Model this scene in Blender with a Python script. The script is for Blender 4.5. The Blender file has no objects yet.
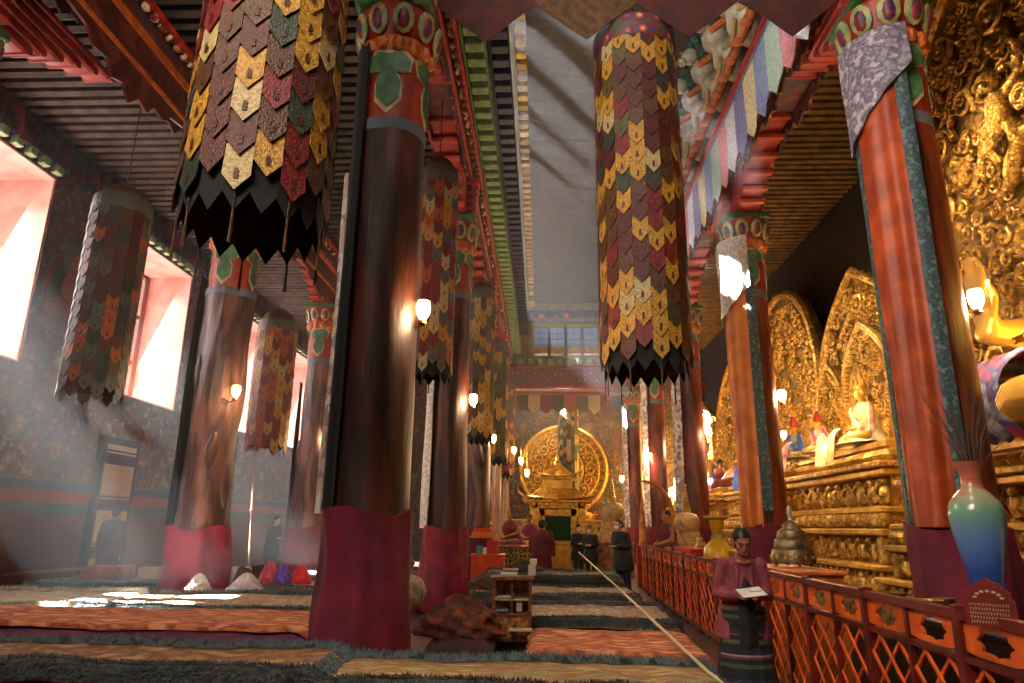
import bpy, math, random
from math import sin, cos, pi, radians, sqrt, atan2
from mathutils import Vector, Matrix, Euler, noise as mn
S = bpy.context.scene
C = S.collection

# ------------------------------------------------------------------ camera
cam_d = bpy.data.cameras.new('camera'); cam_d.lens = 24.01; cam_d.sensor_width = 36; cam_d.clip_end = 200
cam = bpy.data.objects.new('camera', cam_d); C.objects.link(cam); S.camera = cam
cx_ = Vector((0.99907723, 0.04094101, 0.01298152)); cu_ = Vector((-0.00180843, -0.26188127, 0.9650984)); cf_ = Vector((-0.04291172, 0.96423132, 0.26156558))
m3 = Matrix((cx_, cu_, -cf_)).transposed()
cam.matrix_world = Matrix.Translation((0, 0, 1.55)) @ m3.to_4x4()

# ------------------------------------------------------------------ sky, sun, daylight, added fill, exposure
S.view_settings.view_transform = 'Standard'; S.view_settings.look = 'None'
S.view_settings.gamma = 1; S.view_settings.use_curve_mapping = False
S.view_settings.exposure = 0.25
W = bpy.data.worlds.new('world'); S.world = W; W.use_nodes = True
W.node_tree.nodes['Background'].inputs[0].default_value = (1.0, 0.95, 0.92, 1)
W.node_tree.nodes['Background'].inputs[1].default_value = 7.0
SUN_TRAVEL = Vector((0.66, -0.06, -0.75)).normalized()
sd = bpy.data.lights.new('sun', 'SUN'); sd.energy = 320; sd.angle = radians(0.6); sd.color = (1, 0.96, 0.9)
so = bpy.data.objects.new('sun', sd); C.objects.link(so)
so.rotation_euler = SUN_TRAVEL.to_track_quat('-Z', 'Y').to_euler(); so.location = (-20, 20, 25)

def area(name, loc, direction, sx, sy, power, col=(1, 1, 1), spread=None):
    d = bpy.data.lights.new(name, 'AREA'); d.shape = 'RECTANGLE'; d.size = sx; d.size_y = sy; d.energy = power; d.color = col
    if spread: d.spread = spread
    o = bpy.data.objects.new(name, d); C.objects.link(o); o.location = loc
    o.rotation_euler = Vector(direction).to_track_quat('-Z', 'Y').to_euler(); return o
# daylight entering by the wall windows
for wy in (11.6, 17.8, 24.0, 30.2):
    area('window_daylight', (-12.0, wy, 6.8), (1, -0.1, -0.35), 3.4, 3.0, 170, (1, 0.93, 0.88))
# fill lights added in the raised nave roof (clerestory) to brighten valance and lions
for wy in (9, 15, 21, 27):
    area('clerestory_fill', (-0.95, wy, 11.85), (1, 0, -0.42), 0.6, 3.4, 260, (1, 0.93, 0.85), radians(85))
area('rear_fill', (-3.0, -1.0, 7.5), (0.45, 1, -0.28), 4.0, 3.0, 800, (1, 0.84, 0.66))  # warm fill added behind the camera for the pillar cloth and railing
area('clerestory_fill', (-0.4, 2.5, 11.8), (0.8, 0.6, -0.5), 2.0, 4.0, 420, (1, 0.92, 0.82))

# ------------------------------------------------------------------ materials
def lin(c):
    return tuple(((x / 12.92) if x <= 0.04045 else ((x + 0.055) / 1.055) ** 2.4) for x in c)
def hexc(h):
    h = h.lstrip('#'); return lin(tuple(int(h[i:i + 2], 16) / 255 for i in (0, 2, 4)))
MATS = {}
def mat(name, c1, rough=0.7, metal=0.0, c2=None, ns=5.0, bump=0.0, bs=20.0, tex='noise', emit=None, es=0, c3=None, stretch=None, spec=None, sheen=0):
    if name in MATS: return MATS[name]
    m = bpy.data.materials.new(name); m.use_nodes = True; nt = m.node_tree; N = nt.nodes; L = nt.links
    b = N['Principled BSDF']; b.inputs['Roughness'].default_value = rough; b.inputs['Metallic'].default_value = metal
    if spec is not None: b.inputs['Specular IOR Level'].default_value = spec
    if sheen: b.inputs['Sheen Weight'].default_value = sheen
    a = hexc(c1); b.inputs['Base Color'].default_value = (*a, 1)
    tc = N.new('ShaderNodeTexCoord'); mp = N.new('ShaderNodeMapping'); L.new(tc.outputs['Object'], mp.inputs[0])
    if stretch: mp.inputs['Scale'].default_value = stretch
    if c2:
        cols = [c1, c2] + ([c3] if c3 else [])
        r = N.new('ShaderNodeValToRGB')
        if tex == 'voronoi':
            t = N.new('ShaderNodeTexVoronoi'); t.inputs['Scale'].default_value = ns; L.new(mp.outputs[0], t.inputs['Vector'])
            sp = N.new('ShaderNodeSeparateColor'); L.new(t.outputs['Color'], sp.inputs[0]); L.new(sp.outputs[0], r.inputs[0]); r.color_ramp.interpolation = 'CONSTANT'
        elif tex == 'wave':
            t = N.new('ShaderNodeTexWave'); t.inputs['Scale'].default_value = ns; t.inputs['Distortion'].default_value = 1.5; L.new(mp.outputs[0], t.inputs['Vector']); L.new(t.outputs['Fac'], r.inputs[0])
        else:
            t = N.new('ShaderNodeTexNoise'); t.inputs['Scale'].default_value = ns; t.inputs['Detail'].default_value = 5; L.new(mp.outputs[0], t.inputs['Vector']); L.new(t.outputs['Fac'], r.inputs[0])
        e = r.color_ramp.elements
        lo, hi = (0.38, 0.62) if tex == 'noise' else (0.0, 0.5)
        if len(cols) == 3:
            e[0].position = lo; e[1].position = hi; e[0].color = (*hexc(cols[0]), 1); e[1].color = (*hexc(cols[2]), 1)
            k = e.new((lo + hi) / 2); k.color = (*hexc(cols[1]), 1)
            if tex == 'voronoi': k.position = 0.34; e[2].position = 0.67
        else:
            e[0].position = lo; e[1].position = hi; e[0].color = (*hexc(cols[0]), 1); e[1].color = (*hexc(cols[1]), 1)
        L.new(r.outputs[0], b.inputs['Base Color'])
    if bump:
        t2 = N.new('ShaderNodeTexNoise'); t2.inputs['Scale'].default_value = bs; t2.inputs['Detail'].default_value = 4; L.new(mp.outputs[0], t2.inputs['Vector'])
        bn = N.new('ShaderNodeBump'); bn.inputs['Strength'].default_value = bump; bn.inputs['Distance'].default_value = 0.03
        L.new(t2.outputs['Fac'], bn.inputs['Height']); L.new(bn.outputs[0], b.inputs['Normal'])
    if emit:
        b.inputs['Emission Color'].default_value = (*hexc(emit), 1); b.inputs['Emission Strength'].default_value = es
    MATS[name] = m; return m

def ramp_stops(N, stops, interp='CONSTANT'):
    r = N.new('ShaderNodeValToRGB'); r.color_ramp.interpolation = interp; e = r.color_ramp.elements
    e[0].position = stops[0][0]; e[0].color = (*hexc(stops[0][1]), 1); e[1].position = stops[-1][0]; e[1].color = (*hexc(stops[-1][1]), 1)
    for p, c in stops[1:-1]:
        k = e.new(p); k.color = (*hexc(c), 1)
    return r

def mural_material(name, with_bands=True, dark=1.0):
    m = bpy.data.materials.new(name); m.use_nodes = True; nt = m.node_tree; N = nt.nodes; L = nt.links; b = N['Principled BSDF']
    b.inputs['Roughness'].default_value = 0.6
    tc = N.new('ShaderNodeTexCoord')
    v1 = N.new('ShaderNodeTexVoronoi'); v1.inputs['Scale'].default_value = 3.6; v1.inputs['Randomness'].default_value = 0.9
    nz = N.new('ShaderNodeTexNoise'); nz.inputs['Scale'].default_value = 4; nz.inputs['Detail'].default_value = 6
    mx = N.new('ShaderNodeMix'); mx.data_type = 'VECTOR'; mx.inputs[0].default_value = 0.12
    L.new(tc.outputs['Object'], nz.inputs['Vector']); L.new(tc.outputs['Object'], mx.inputs[4]); L.new(nz.outputs['Color'], mx.inputs[5]); L.new(mx.outputs[1], v1.inputs['Vector'])
    sp = N.new('ShaderNodeSeparateColor'); L.new(v1.outputs['Color'], sp.inputs[0])
    r = ramp_stops(N, [(0, '#2a1c12'), (0.2, '#4a2416'), (0.34, '#2c3526'), (0.5, '#453823'), (0.62, '#2e1912'), (0.74, '#572c18'), (0.84, '#1c2632'), (0.92, '#6b5838')])
    L.new(sp.outputs[0], r.inputs[0])
    v2 = N.new('ShaderNodeTexVoronoi'); v2.inputs['Scale'].default_value = 12; L.new(mx.outputs[1], v2.inputs['Vector'])
    sp2 = N.new('ShaderNodeSeparateColor'); L.new(v2.outputs['Color'], sp2.inputs[0])
    r2 = ramp_stops(N, [(0, '#20140e'), (0.3, '#5a2a18'), (0.5, '#40402c'), (0.65, '#5e4428'), (0.8, '#26160f'), (0.93, '#86724e')])
    L.new(sp2.outputs[1], r2.inputs[0])
    mc = N.new('ShaderNodeMix'); mc.data_type = 'RGBA'; mc.inputs[0].default_value = 0.5
    L.new(r.outputs[0], mc.inputs[6]); L.new(r2.outputs[0], mc.inputs[7]); last = mc.outputs[2]
    if with_bands:
        sx = N.new('ShaderNodeSeparateXYZ'); L.new(tc.outputs['Object'], sx.inputs[0])
        dv = N.new('ShaderNodeMath'); dv.operation = 'DIVIDE'; dv.inputs[1].default_value = 10; L.new(sx.outputs[2], dv.inputs[0])
        rb = ramp_stops(N, [(0, '#4a1610'), (0.165, '#222c1c'), (0.188, '#6a2216'), (0.218, '#1c2238'), (0.236, '#483a24'), (0.245, '#302018')])
        L.new(dv.outputs[0], rb.inputs[0])
        gt = N.new('ShaderNodeMath'); gt.operation = 'GREATER_THAN'; gt.inputs[1].default_value = 0.245; L.new(dv.outputs[0], gt.inputs[0])
        m2 = N.new('ShaderNodeMix'); m2.data_type = 'RGBA'; L.new(gt.outputs[0], m2.inputs[0]); L.new(rb.outputs[0], m2.inputs[6]); L.new(last, m2.inputs[7]); last = m2.outputs[2]
    L.new(last, b.inputs['Base Color']); MATS[name] = m; return m

def blocks_material(name, stops, sx, sy, rough=0.6, sz=1.0):
    """small painted motifs in a regular grid"""
    m = bpy.data.materials.new(name); m.use_nodes = True; nt = m.node_tree; N = nt.nodes; L = nt.links; b = N['Principled BSDF']
    b.inputs['Roughness'].default_value = rough
    tc = N.new('ShaderNodeTexCoord'); mp = N.new('ShaderNodeMapping'); mp.inputs['Scale'].default_value = (sx, sy, sz); L.new(tc.outputs['Object'], mp.inputs[0])
    v = N.new('ShaderNodeTexVoronoi'); v.inputs['Scale'].default_value = 1; v.inputs['Randomness'].default_value = 0.35; L.new(mp.outputs[0], v.inputs['Vector'])
    r = ramp_stops(N, stops); L.new(v.outputs['Distance'], r.inputs[0])
    L.new(r.outputs[0], b.inputs['Base Color']); MATS[name] = m; return m

GOLD = mat('gilded_relief', '#c8943a', 0.36, 0.55, '#8a6220', 6, 0.9, 14, c3='#e0b458')
GOLD_S = mat('gilded_smooth', '#d8a848', 0.33, 0.55, '#b08430', 4, 0.25, 25)
GOLD_D = mat('gilded_dull', '#a07c38', 0.5, 0.4, '#6b4c1c', 5, 0.8, 18)
BRONZE = mat('aged_bronze', '#8c7a58', 0.42, 0.7, '#5e4e36', 8, 0.3, 30)
WOODM = mat('mauve_brown_wood', '#5a3630', 0.45, 0, '#33201c', 3, 0.5, 9, stretch=(1, 1, 0.18), c3='#7a5248')
WOODR = mat('oxblood_wood', '#5a1d12', 0.42, 0, '#3a120c', 3, 0.4, 9, stretch=(1, 1, 0.18), c3='#742a1a')
WOODD = mat('dark_red_brown_wood', '#3a150c', 0.5, 0, '#200c08', 3, 0.5, 9, stretch=(1, 1, 0.18), c3='#542312')
REDP = mat('red_paint', '#a02414', 0.5, 0, '#7a1a10', 4)
REDB = mat('bright_red_paint', '#c8321c', 0.5, 0, '#a02414', 4)
ORNP = mat('orange_red_paint', '#a83c1c', 0.5, 0, '#82280f', 5)
ORAN = mat('orange_paint', '#c86820', 0.5, 0, '#a04c14', 6)
GREENP = mat('green_paint', '#3c6b3c', 0.5, 0, '#2a4c30', 8)
PALEG = mat('pale_green_paint', '#8aa878', 0.5, 0, '#668a64', 8)
BLUEP = mat('blue_paint', '#2a3468', 0.5, 0, '#1c2450', 8)
GREYB = mat('grey_blue_paint', '#5c6270', 0.6)
YELP = mat('yellow_paint', '#b08a30', 0.5, 0, '#8a6a20', 8)
CREAM = mat('cream_paint', '#c8b890', 0.6, 0, '#a89468', 8)
DARK = mat('near_black_wood', '#1c120e', 0.7)  # near-black brown, one even colour
BLACKC = mat('black_cloth', '#0e0d0f', 0.9)
WHITEC = mat('white_cloth', '#d8d2c8', 0.8, 0, '#a8a298', 20, 0.3, 12)
PRINTC = mat('white_printed_cloth', '#d0c8bc', 0.8, 0, '#8a7a78', 9, 0.3, 14, tex='voronoi', c3='#b8a090')
MAROON = mat('maroon_cloth', '#700a2c', 0.8, 0, '#540820', 3, 0.3, 6)
CRIMS = mat('crimson_cloth', '#8a1430', 0.75, 0, '#6a0e28', 3, 0.3, 6)
ORCLO = mat('orange_silk', '#c4521a', 0.5, 0, '#a03c12', 2.2, 0.3, 5, c3='#8f3410')
TEAL = mat('teal_brocade', '#3c5a60', 0.6, 0, '#26383c', 14, 0.3, 30, c3='#5c7478')
GREYBR = mat('grey_violet_brocade', '#8a8a98', 0.6, 0, '#5a4a60', 9, 0.4, 20, c3='#b0a8b0')
CEILC = mat('grey_woven_ceiling_cloth', '#504b44', 0.9, 0, '#48433d', 3, 0.2, 60, c3='#585149')
POLE = mat('grey_brown_poles', '#4c4236', 0.8, 0, '#2e261e', 3, 0.3, 12)
POLEY = mat('ochre_poles', '#7a5a2c', 0.8, 0, '#54401f', 3, 0.3, 12)
FLOORM = mat('worn_red_brown_boards', '#4a2c22', 0.4, 0, '#321c16', 2, 0.2, 10, c3='#5e3c2e')
PLASTER = mat('pink_lime_plaster', '#dcb0a4', 0.8, 0, '#cc9488', 2, 0.2, 6)
MURAL = mural_material('mural_painting', True)
MURALP = mural_material('mural_painting_plain', False)
SKIN = mat('skin', '#9a6448', 0.5, 0, '#84503a', 6)
SKINL = mat('light_skin', '#b88060', 0.5)
HAIR = mat('black_hair', '#0c0a0a', 0.5)
COATB = mat('black_coat', '#16161a', 0.8, 0, '#0e0e12', 8, 0.2, 20)
ROBE = mat('monk_robe_red', '#5c1214', 0.85, 0, '#420c10', 3, 0.3, 8)
JACKET = mat('dusty_rose_jacket', '#92424e', 0.85, 0, '#76343f', 4, 0.3, 30)
FRINGEB = mat('dark_blue_grey_fleece', '#20282e', 0.9, 0, '#5a686e', 9, c3='#39454c', sheen=0.3)
FRINGEW = mat('dirty_white_fleece', '#a09a8c', 0.9, 0, '#c8c2b4', 25, sheen=0.3)
GLASSY = None

def frieze_mat(name, cols, k):
    return blocks_material(name, [(0, cols[0]), (0.16, cols[1]), (0.28, cols[2]), (0.42, cols[3]), (0.6, cols[4])], k, k, sz=k)
BEAMP = frieze_mat('painted_beam_scrolls', ['#a86c30', '#3c5a44', '#7a2418', '#561a12', '#3c2c44'], 3.2)
BEAMP2 = frieze_mat('painted_beam_flowers', ['#c89040', '#a83c1c', '#2c3a68', '#6a2014', '#3a4a34'], 5)
BROC = {}
for nme, a_, b_ in (('gold', '#b88a2c', '#8a6018'), ('red', '#7c1c14', '#4e100e'), ('green', '#303c2c', '#1c241c'), ('cream', '#b8a070', '#8a7850'), ('brown', '#5a3414', '#34200c'), ('orange', '#a85420', '#7a3812'), ('darkred', '#54160c', '#340e08'), ('grey', '#5a564c', '#3c3a34'), ('olive', '#5a5226', '#3a3618')):
    BROC[nme] = mat('brocade_' + nme, a_, 0.45, 0.0, b_, 38, 0.5, 60, stretch=(1, 1, 1))

# ------------------------------------------------------------------ mesh builder
class MB:
    def __init__(s): s.v = []; s.f = []; s.m = []
    def add(s, vs, fs, mi=0, M=None):
        o = len(s.v)
        s.v += [tuple(M @ Vector(p)) if M else tuple(p) for p in vs]
        s.f += [tuple(i + o for i in f) for f in fs]; s.m += [mi] * len(fs); return s
    def box(s, c, d, mi=0, M=None, rz=0, taper=1.0, bev=0.0):
        x, y, z = d[0] / 2, d[1] / 2, d[2] / 2; R = Matrix.Translation(c) @ Matrix.Rotation(rz, 4, 'Z')
        if M: R = M @ R
        b = min(bev, x * .45, y * .45, z * .45)
        if b <= 0:
            vs = [(-x, -y, -z), (x, -y, -z), (x, y, -z), (-x, y, -z)] + [(-x * taper, -y * taper, z), (x * taper, -y * taper, z), (x * taper, y * taper, z), (-x * taper, y * taper, z)]
            return s.add(vs, [(3, 2, 1, 0), (4, 5, 6, 7), (0, 1, 5, 4), (1, 2, 6, 5), (2, 3, 7, 6), (3, 0, 4, 7)], mi, R)
        rings = []
        for zz, ins in ((-z, b), (-z + b, 0), (z - b, 0), (z, b)):
            k = 1 if zz < 0 else taper
            X, Y = x * k - ins, y * k - ins
            rings.append([(-X + b, -Y, zz), (X - b, -Y, zz), (X, -Y + b, zz), (X, Y - b, zz), (X - b, Y, zz), (-X + b, Y, zz), (-X, Y - b, zz), (-X, -Y + b, zz)])
        return s.rings([[tuple(R @ Vector(p)) for p in r] for r in rings], mi)
    def rings(s, rs, mi=0, cap=True, closed=True):
        n = len(rs[0]); vs = [p for r in rs for p in r]; fs = []
        for i in range(len(rs) - 1):
            for j in range(n if closed else n - 1):
                k = (j + 1) % n; fs.append((i * n + j, i * n + k, (i + 1) * n + k, (i + 1) * n + j))
        if cap and closed: fs.append(tuple(range(n - 1, -1, -1))); fs.append(tuple((len(rs) - 1) * n + j for j in range(n)))
        return s.add(vs, fs, mi)
    def lathe(s, c, prof, seg=24, mi=0, f=None, cap=True, M=None, sq=1.0):
        rs = []
        for r, z in prof:
            ring = []
            for j in range(seg):
                a = 2 * pi * j / seg; rr = r * (f(a, z) if f else 1)
                p = Vector((c[0] + rr * cos(a), c[1] + rr * sin(a) * sq, c[2] + z)); ring.append(tuple(M @ p) if M else tuple(p))
            rs.append(ring)
        return s.rings(rs, mi, cap)
    def tube(s, pts, rad, seg=8, mi=0, flat=1.0):
        pts = [Vector(p) for p in pts]; rs = []
        if not hasattr(rad, '__len__'): rad = [rad] * len(pts)
        prev = None
        for i, p in enumerate(pts):
            t = (pts[min(i + 1, len(pts) - 1)] - pts[max(i - 1, 0)])
            if t.length < 1e-9: t = Vector((0, 0, 1))
            t.normalize()
            u = prev if prev else (Vector((0, 0, 1)) if abs(t.z) < .9 else Vector((1, 0, 0)))
            u = (u - t * u.dot(t)); u = u.normalized() if u.length > 1e-6 else t.orthogonal().normalized(); w = t.cross(u); prev = u
            rs.append([tuple(p + (u * cos(2 * pi * j / seg) + w * sin(2 * pi * j / seg) * flat) * rad[i]) for j in range(seg)])
        return s.rings(rs, mi)
    def cap(s, p0, p1, r0, r1, seg=12, mi=0):
        p0 = Vector(p0); p1 = Vector(p1); d = p1 - p0; l = d.length or 1e-6; d = d / l; pts = []; rr = []
        for k in range(4): a = -pi / 2 * (1 - k / 4) ; pts.append(p0 + d * r0 * sin(a)); rr.append(max(r0 * cos(a), r0 * .05))
        pts.append(p0); rr.append(r0); pts.append(p1); rr.append(r1)
        for k in range(1, 5): a = pi / 2 * k / 4; pts.append(p1 + d * r1 * sin(a)); rr.append(max(r1 * cos(a), r1 * .05))
        return s.tube(pts, rr, seg, mi)
    def ball(s, c, r, seg=12, mi=0, M=None, rot=None):
        if not hasattr(r, '__len__'): r = (r, r, r)
        T = Matrix.Translation(c) @ (Euler(rot).to_matrix().to_4x4() if rot else Matrix.Identity(4)) @ Matrix.Diagonal((*r, 1))
        if M: T = M @ T
        n = max(4, seg // 2); rs = []
        for i in range(n + 1):
            a = -pi / 2 + pi * i / n; rr = max(cos(a), .02); rs.append([tuple(T @ Vector((rr * cos(2 * pi * j / seg), rr * sin(2 * pi * j / seg), sin(a)))) for j in range(seg)])
        return s.rings(rs, mi)
    def prism(s, poly, h, M, mi=0):
        """poly in local xy extruded along local z by h, placed by M"""
        n = len(poly); vs = [(x, y, 0) for x, y in poly] + [(x, y, h) for x, y in poly]
        fs = [tuple(range(n - 1, -1, -1)), tuple(range(n, 2 * n))] + [(i, (i + 1) % n, n + (i + 1) % n, n + i) for i in range(n)]
        return s.add(vs, fs, mi, M)
    def grid(s, fn, nu, nv, mi=0, thick=None):
        """fn(u,v)->point; a sheet, given its thickness along `thick`"""
        vs = [tuple(fn(i / nu, j / nv)) for j in range(nv + 1) for i in range(nu + 1)]
        fs = [(j * (nu + 1) + i, j * (nu + 1) + i + 1, (j + 1) * (nu + 1) + i + 1, (j + 1) * (nu + 1) + i) for j in range(nv) for i in range(nu)]
        if thick is None: return s.add(vs, fs, mi)
        o = len(vs); t = Vector(thick); vs += [tuple(Vector(p) + t) for p in vs]; fs += [tuple(reversed([i + o for i in f])) for f in fs]
        edge = [i for i in range(nu + 1)] + [j * (nu + 1) + nu for j in range(1, nv + 1)] + [nv * (nu + 1) + i for i in range(nu - 1, -1, -1)] + [j * (nu + 1) for j in range(nv - 1, 0, -1)]
        for a, b in zip(edge, edge[1:] + edge[:1]): fs.append((b, a, a + o, b + o))
        return s.add(vs, fs, mi)
    def build(s, name, mats, parent=None, smooth=True, origin=None, angle=40):
        me = bpy.data.meshes.new(name); vs = s.v
        if origin: vs = [(x - origin[0], y - origin[1], z - origin[2]) for x, y, z in vs]
        me.from_pydata(vs, [], s.f)
        mats = mats if isinstance(mats, (list, tuple)) else [mats]
        for m in mats: me.materials.append(m)
        me.polygons.foreach_set('material_index', s.m)
        if smooth:
            me.polygons.foreach_set('use_smooth', [True] * len(me.polygons)); me.set_sharp_from_angle(angle=radians(angle))
        me.validate(); me.update()
        o = bpy.data.objects.new(name, me); C.objects.link(o)
        if origin: o.location = origin
        if parent: o.parent = parent
        return o
def sheet(name, fn, nu, nv, m, parent=None, thick=(0, 0, .01), origin=None):
    return MB().grid(fn, nu, nv, 0, thick).build(name, m, parent, True, origin, 70)
def tag(o, label, cat, group=None, kind=None):
    if label: o['label'] = label
    if cat: o['category'] = cat
    if group: o['group'] = group
    if kind: o['kind'] = kind
    return o
def thing(name, label, cat, loc=(0, 0, 0), rz=0, group=None):
    o = bpy.data.objects.new(name, None); C.objects.link(o); o.empty_display_size = .1; o.location = loc; o.rotation_euler = (0, 0, rz)
    return tag(o, label, cat, group)
def struct(o, label=None): o['kind'] = 'structure'; 
def copy_tree(o, loc=None, rz=None, label=None, parent=None, scale=None):
    c = o.copy(); C.objects.link(c)
    if parent: c.parent = parent
    if loc is not None: c.location = loc
    if rz is not None: c.rotation_euler = (0, 0, rz)
    if scale is not None: c.scale = (scale,) * 3
    if label: c['label'] = label
    for ch in o.children: copy_tree(ch, parent=c)
    return c
def remesh(name, mb, voxel, m, parent=None, sm=2, origin=None):
    """one continuous surface out of overlapping shapes"""
    o = mb.build(name + '_raw', m, None, False)
    r = o.modifiers.new('r', 'REMESH'); r.mode = 'VOXEL'; r.voxel_size = voxel
    if sm: q = o.modifiers.new('s', 'SMOOTH'); q.iterations = sm; q.factor = .5
    dg = bpy.context.evaluated_depsgraph_get(); dg.update()
    me = bpy.data.meshes.new_from_object(o.evaluated_get(dg)); me.name = name
    bpy.data.objects.remove(o)
    me.polygons.foreach_set('use_smooth', [True] * len(me.polygons))
    me.materials.clear(); me.materials.append(m if not isinstance(m, (list, tuple)) else m[0])
    n = bpy.data.objects.new(name, me); C.objects.link(n)
    if origin: me.transform(Matrix.Translation([-a for a in origin])); n.location = origin
    if parent: n.parent = parent
    return n

# ================================================================== THE SETTING
XL, XR, Y0, Y1 = -10.8, 9.3, -1.6, 38.5
MB().box(((XL + XR) / 2, (Y0 + Y1) / 2, -.1), (XR - XL + 1, Y1 - Y0 + 1, .2)).build('floor', FLOORM, None, False)['kind'] = 'structure'
WIN = [(11.6, 1), (17.8, 2), (24.0, 3), (30.2, 4)]
# left wall, 1.5 m thick, pierced by four splayed windows
wl = MB(); T = 1.5; hw = 1.75; zs, zt = 4.7, 8.9
wl.box((XL - T / 2, (Y0 + Y1) / 2, zs / 2), (T, Y1 - Y0, zs)); wl.box((XL - T / 2, (Y0 + Y1) / 2, (zt + 9.8) / 2 + .2), (T, Y1 - Y0, 9.8 - zt + .4))
edges = [Y0] + [e for w, _ in WIN for e in (w - hw, w + hw)] + [Y1]
for a, b in zip(edges[0::2], edges[1::2]): wl.box((XL - T / 2, (a + b) / 2, (zs + zt) / 2), (T, b - a, zt - zs))
wl.build('wall_left', MURAL, None, False)['kind'] = 'structure'
paneM = bpy.data.materials.new('window_pane'); paneM.use_nodes = True
_n = paneM.node_tree.nodes; _l = paneM.node_tree.links; _t = _n.new('ShaderNodeBsdfTransparent'); _g = _n.new('ShaderNodeBsdfGlossy'); _g.inputs['Roughness'].default_value = .05
_x = _n.new('ShaderNodeMixShader'); _x.inputs[0].default_value = .06; _l.new(_t.outputs[0], _x.inputs[1]); _l.new(_g.outputs[0], _x.inputs[2]); _l.new(_x.outputs[0], _n['Material Output'].inputs[0])
FRAMEM = mat('window_frame_wood', '#6a4434', 0.6)
for wy, k in WIN:
    rv = MB()  # plastered reveal
    for sgn in (-1, 1):
        y = wy + sgn * hw; rv.box((XL - T / 2 - .02, y - sgn * .03, (zs + zt) / 2), (T - .02, .06, zt - zs))
    rv.box((XL - T / 2, wy, zs + .02), (T - .02, 2 * hw - .1, .04)); rv.box((XL - T / 2, wy, zt - .02), (T - .02, 2 * hw - .1, .04))
    o = rv.build('window_%d' % k, PLASTER, None, False); o['kind'] = 'structure'
    fr = MB(); xf = XL - T + .1
    for yy, ww in ((-hw + .14, .28), (-.85, .46), (0, .46), (.85, .46), (hw - .14, .28)): fr.box((xf, wy + yy, (zs + zt) / 2), (.14, ww, zt - zs - .1))  # posts widened to split the sunlight into separate shafts
    for zz in (zs + .1, 6.1, 7.5, zt - .1): fr.box((xf, wy, zz), (.08, 2 * hw - .15, .1))
    fr.build('window_frame', FRAMEM, o, False)
    MB().box((xf, wy, (zs + zt) / 2), (.012, 2 * hw - .2, zt - zs - .2)).build('pane', paneM, o, False)
    # painted lintel ends under each window head
    ln = MB()
    for j in range(9): ln.box((XL + .05, wy - 1.6 + j * .4, zt + .14), (.22, .2, .2), bev=.02)
    ln.build('lintel_ends', PALEG, o, False)
MB().box((XL + .06, (Y0 + Y1) / 2, 9.35), (.12, Y1 - Y0 - .2, .4)).build('trim_1', frieze_mat('cloud_frieze', ['#c87040', '#a05030', '#2a3468', '#1c2858', '#141c40'], 1.7), None, False)['kind'] = 'structure'
# other walls
MB().box((XR + .3, (Y0 + Y1) / 2, 7), (.6, Y1 - Y0, 14)).build('wall_right', mat('dark_brown_wall', '#2a1c14', .8, 0, '#1c120e', 2), None, False)['kind'] = 'structure'  # dark brown wall with slight mottling
MB().box(((XL + XR) / 2, Y1 + .3, 7), (XR - XL + 1, .6, 14)).build('wall_far', MURALP, None, False)['kind'] = 'structure'
MB().box(((XL + XR) / 2, Y0 - .3, 7), (XR - XL + 1, .6, 14)).build('wall_back', mat('back_wall_plaster', '#5a2c20', .8, 0, '#4a241a', 2), None, False)['kind'] = 'structure'
# aisle ceilings: boards over round poles
CH = 9.75
ce = MB(); ce.box(((XL - T - 1.7) / 2, (Y0 + Y1) / 2, CH + .25), (-1.7 - XL + T, Y1 - Y0, .1)); ce.build('ceiling', mat('ceiling_boards', '#3a281c', .8, 0, '#2a1c14', 3), None, False)['kind'] = 'structure'
ce = MB(); ce.box(((4.2 + XR) / 2, (Y0 + Y1) / 2, 11.5 + .25), (XR - 4.2, Y1 - Y0, .1)); ce.build('ceiling_right', MATS['ceiling_boards'], None, False)['kind'] = 'structure'
random.seed(3)
pl = MB(); y = Y0 + .2
while y < Y1 - .2:
    for a, b in ((XL, -6.6), (-6.6, -1.9)): pl.tube([(a, y, CH + .08), (b, y, CH + .08)], random.uniform(.09, .11), 6)
    y += .3
pl.build('trim_2', POLE)['kind'] = 'structure'
pl = MB(); y = Y0 + .2
while y < Y1 - .2: pl.tube([(4.4, y, 11.58), (XR, y, 11.58)], random.uniform(.09, .11), 6); y += .3
pl.build('trim_3', POLEY)['kind'] = 'structure'
# cloth-lined nave ceiling
NC = 12.6
MB().box((1.95, (Y0 + 33.4) / 2, NC + .1), (5.6, 33.4 - Y0, .2)).build('ceiling_nave', CEILC, None, False)['kind'] = 'structure'
rb = MB()
for k in range(34): rb.box((1.4, Y0 + .6 + k, NC - .01), (3.7, .012, .008))
rb.build('trim_4', mat('ceiling_cloth_seam', '#57524a', .9), None, False)['kind'] = 'structure'
# upper walls of the nave; the left one has slots added to throw sun shafts
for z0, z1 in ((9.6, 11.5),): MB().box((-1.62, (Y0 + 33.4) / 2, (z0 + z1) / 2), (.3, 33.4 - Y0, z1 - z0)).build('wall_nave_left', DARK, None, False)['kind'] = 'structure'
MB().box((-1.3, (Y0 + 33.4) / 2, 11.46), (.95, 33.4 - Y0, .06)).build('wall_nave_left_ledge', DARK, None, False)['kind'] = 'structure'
pr = MB(); y = Y0 + .3
SLOT, GAP = 0.42, 1.28
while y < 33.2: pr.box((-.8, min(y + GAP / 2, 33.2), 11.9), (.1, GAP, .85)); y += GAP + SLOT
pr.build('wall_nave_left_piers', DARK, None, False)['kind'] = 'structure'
MB().box((4.62, (Y0 + 33.4) / 2, 11.2), (.3, 33.4 - Y0, 3.2)).build('wall_nave_right', DARK, None, False)['kind'] = 'structure'
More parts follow.
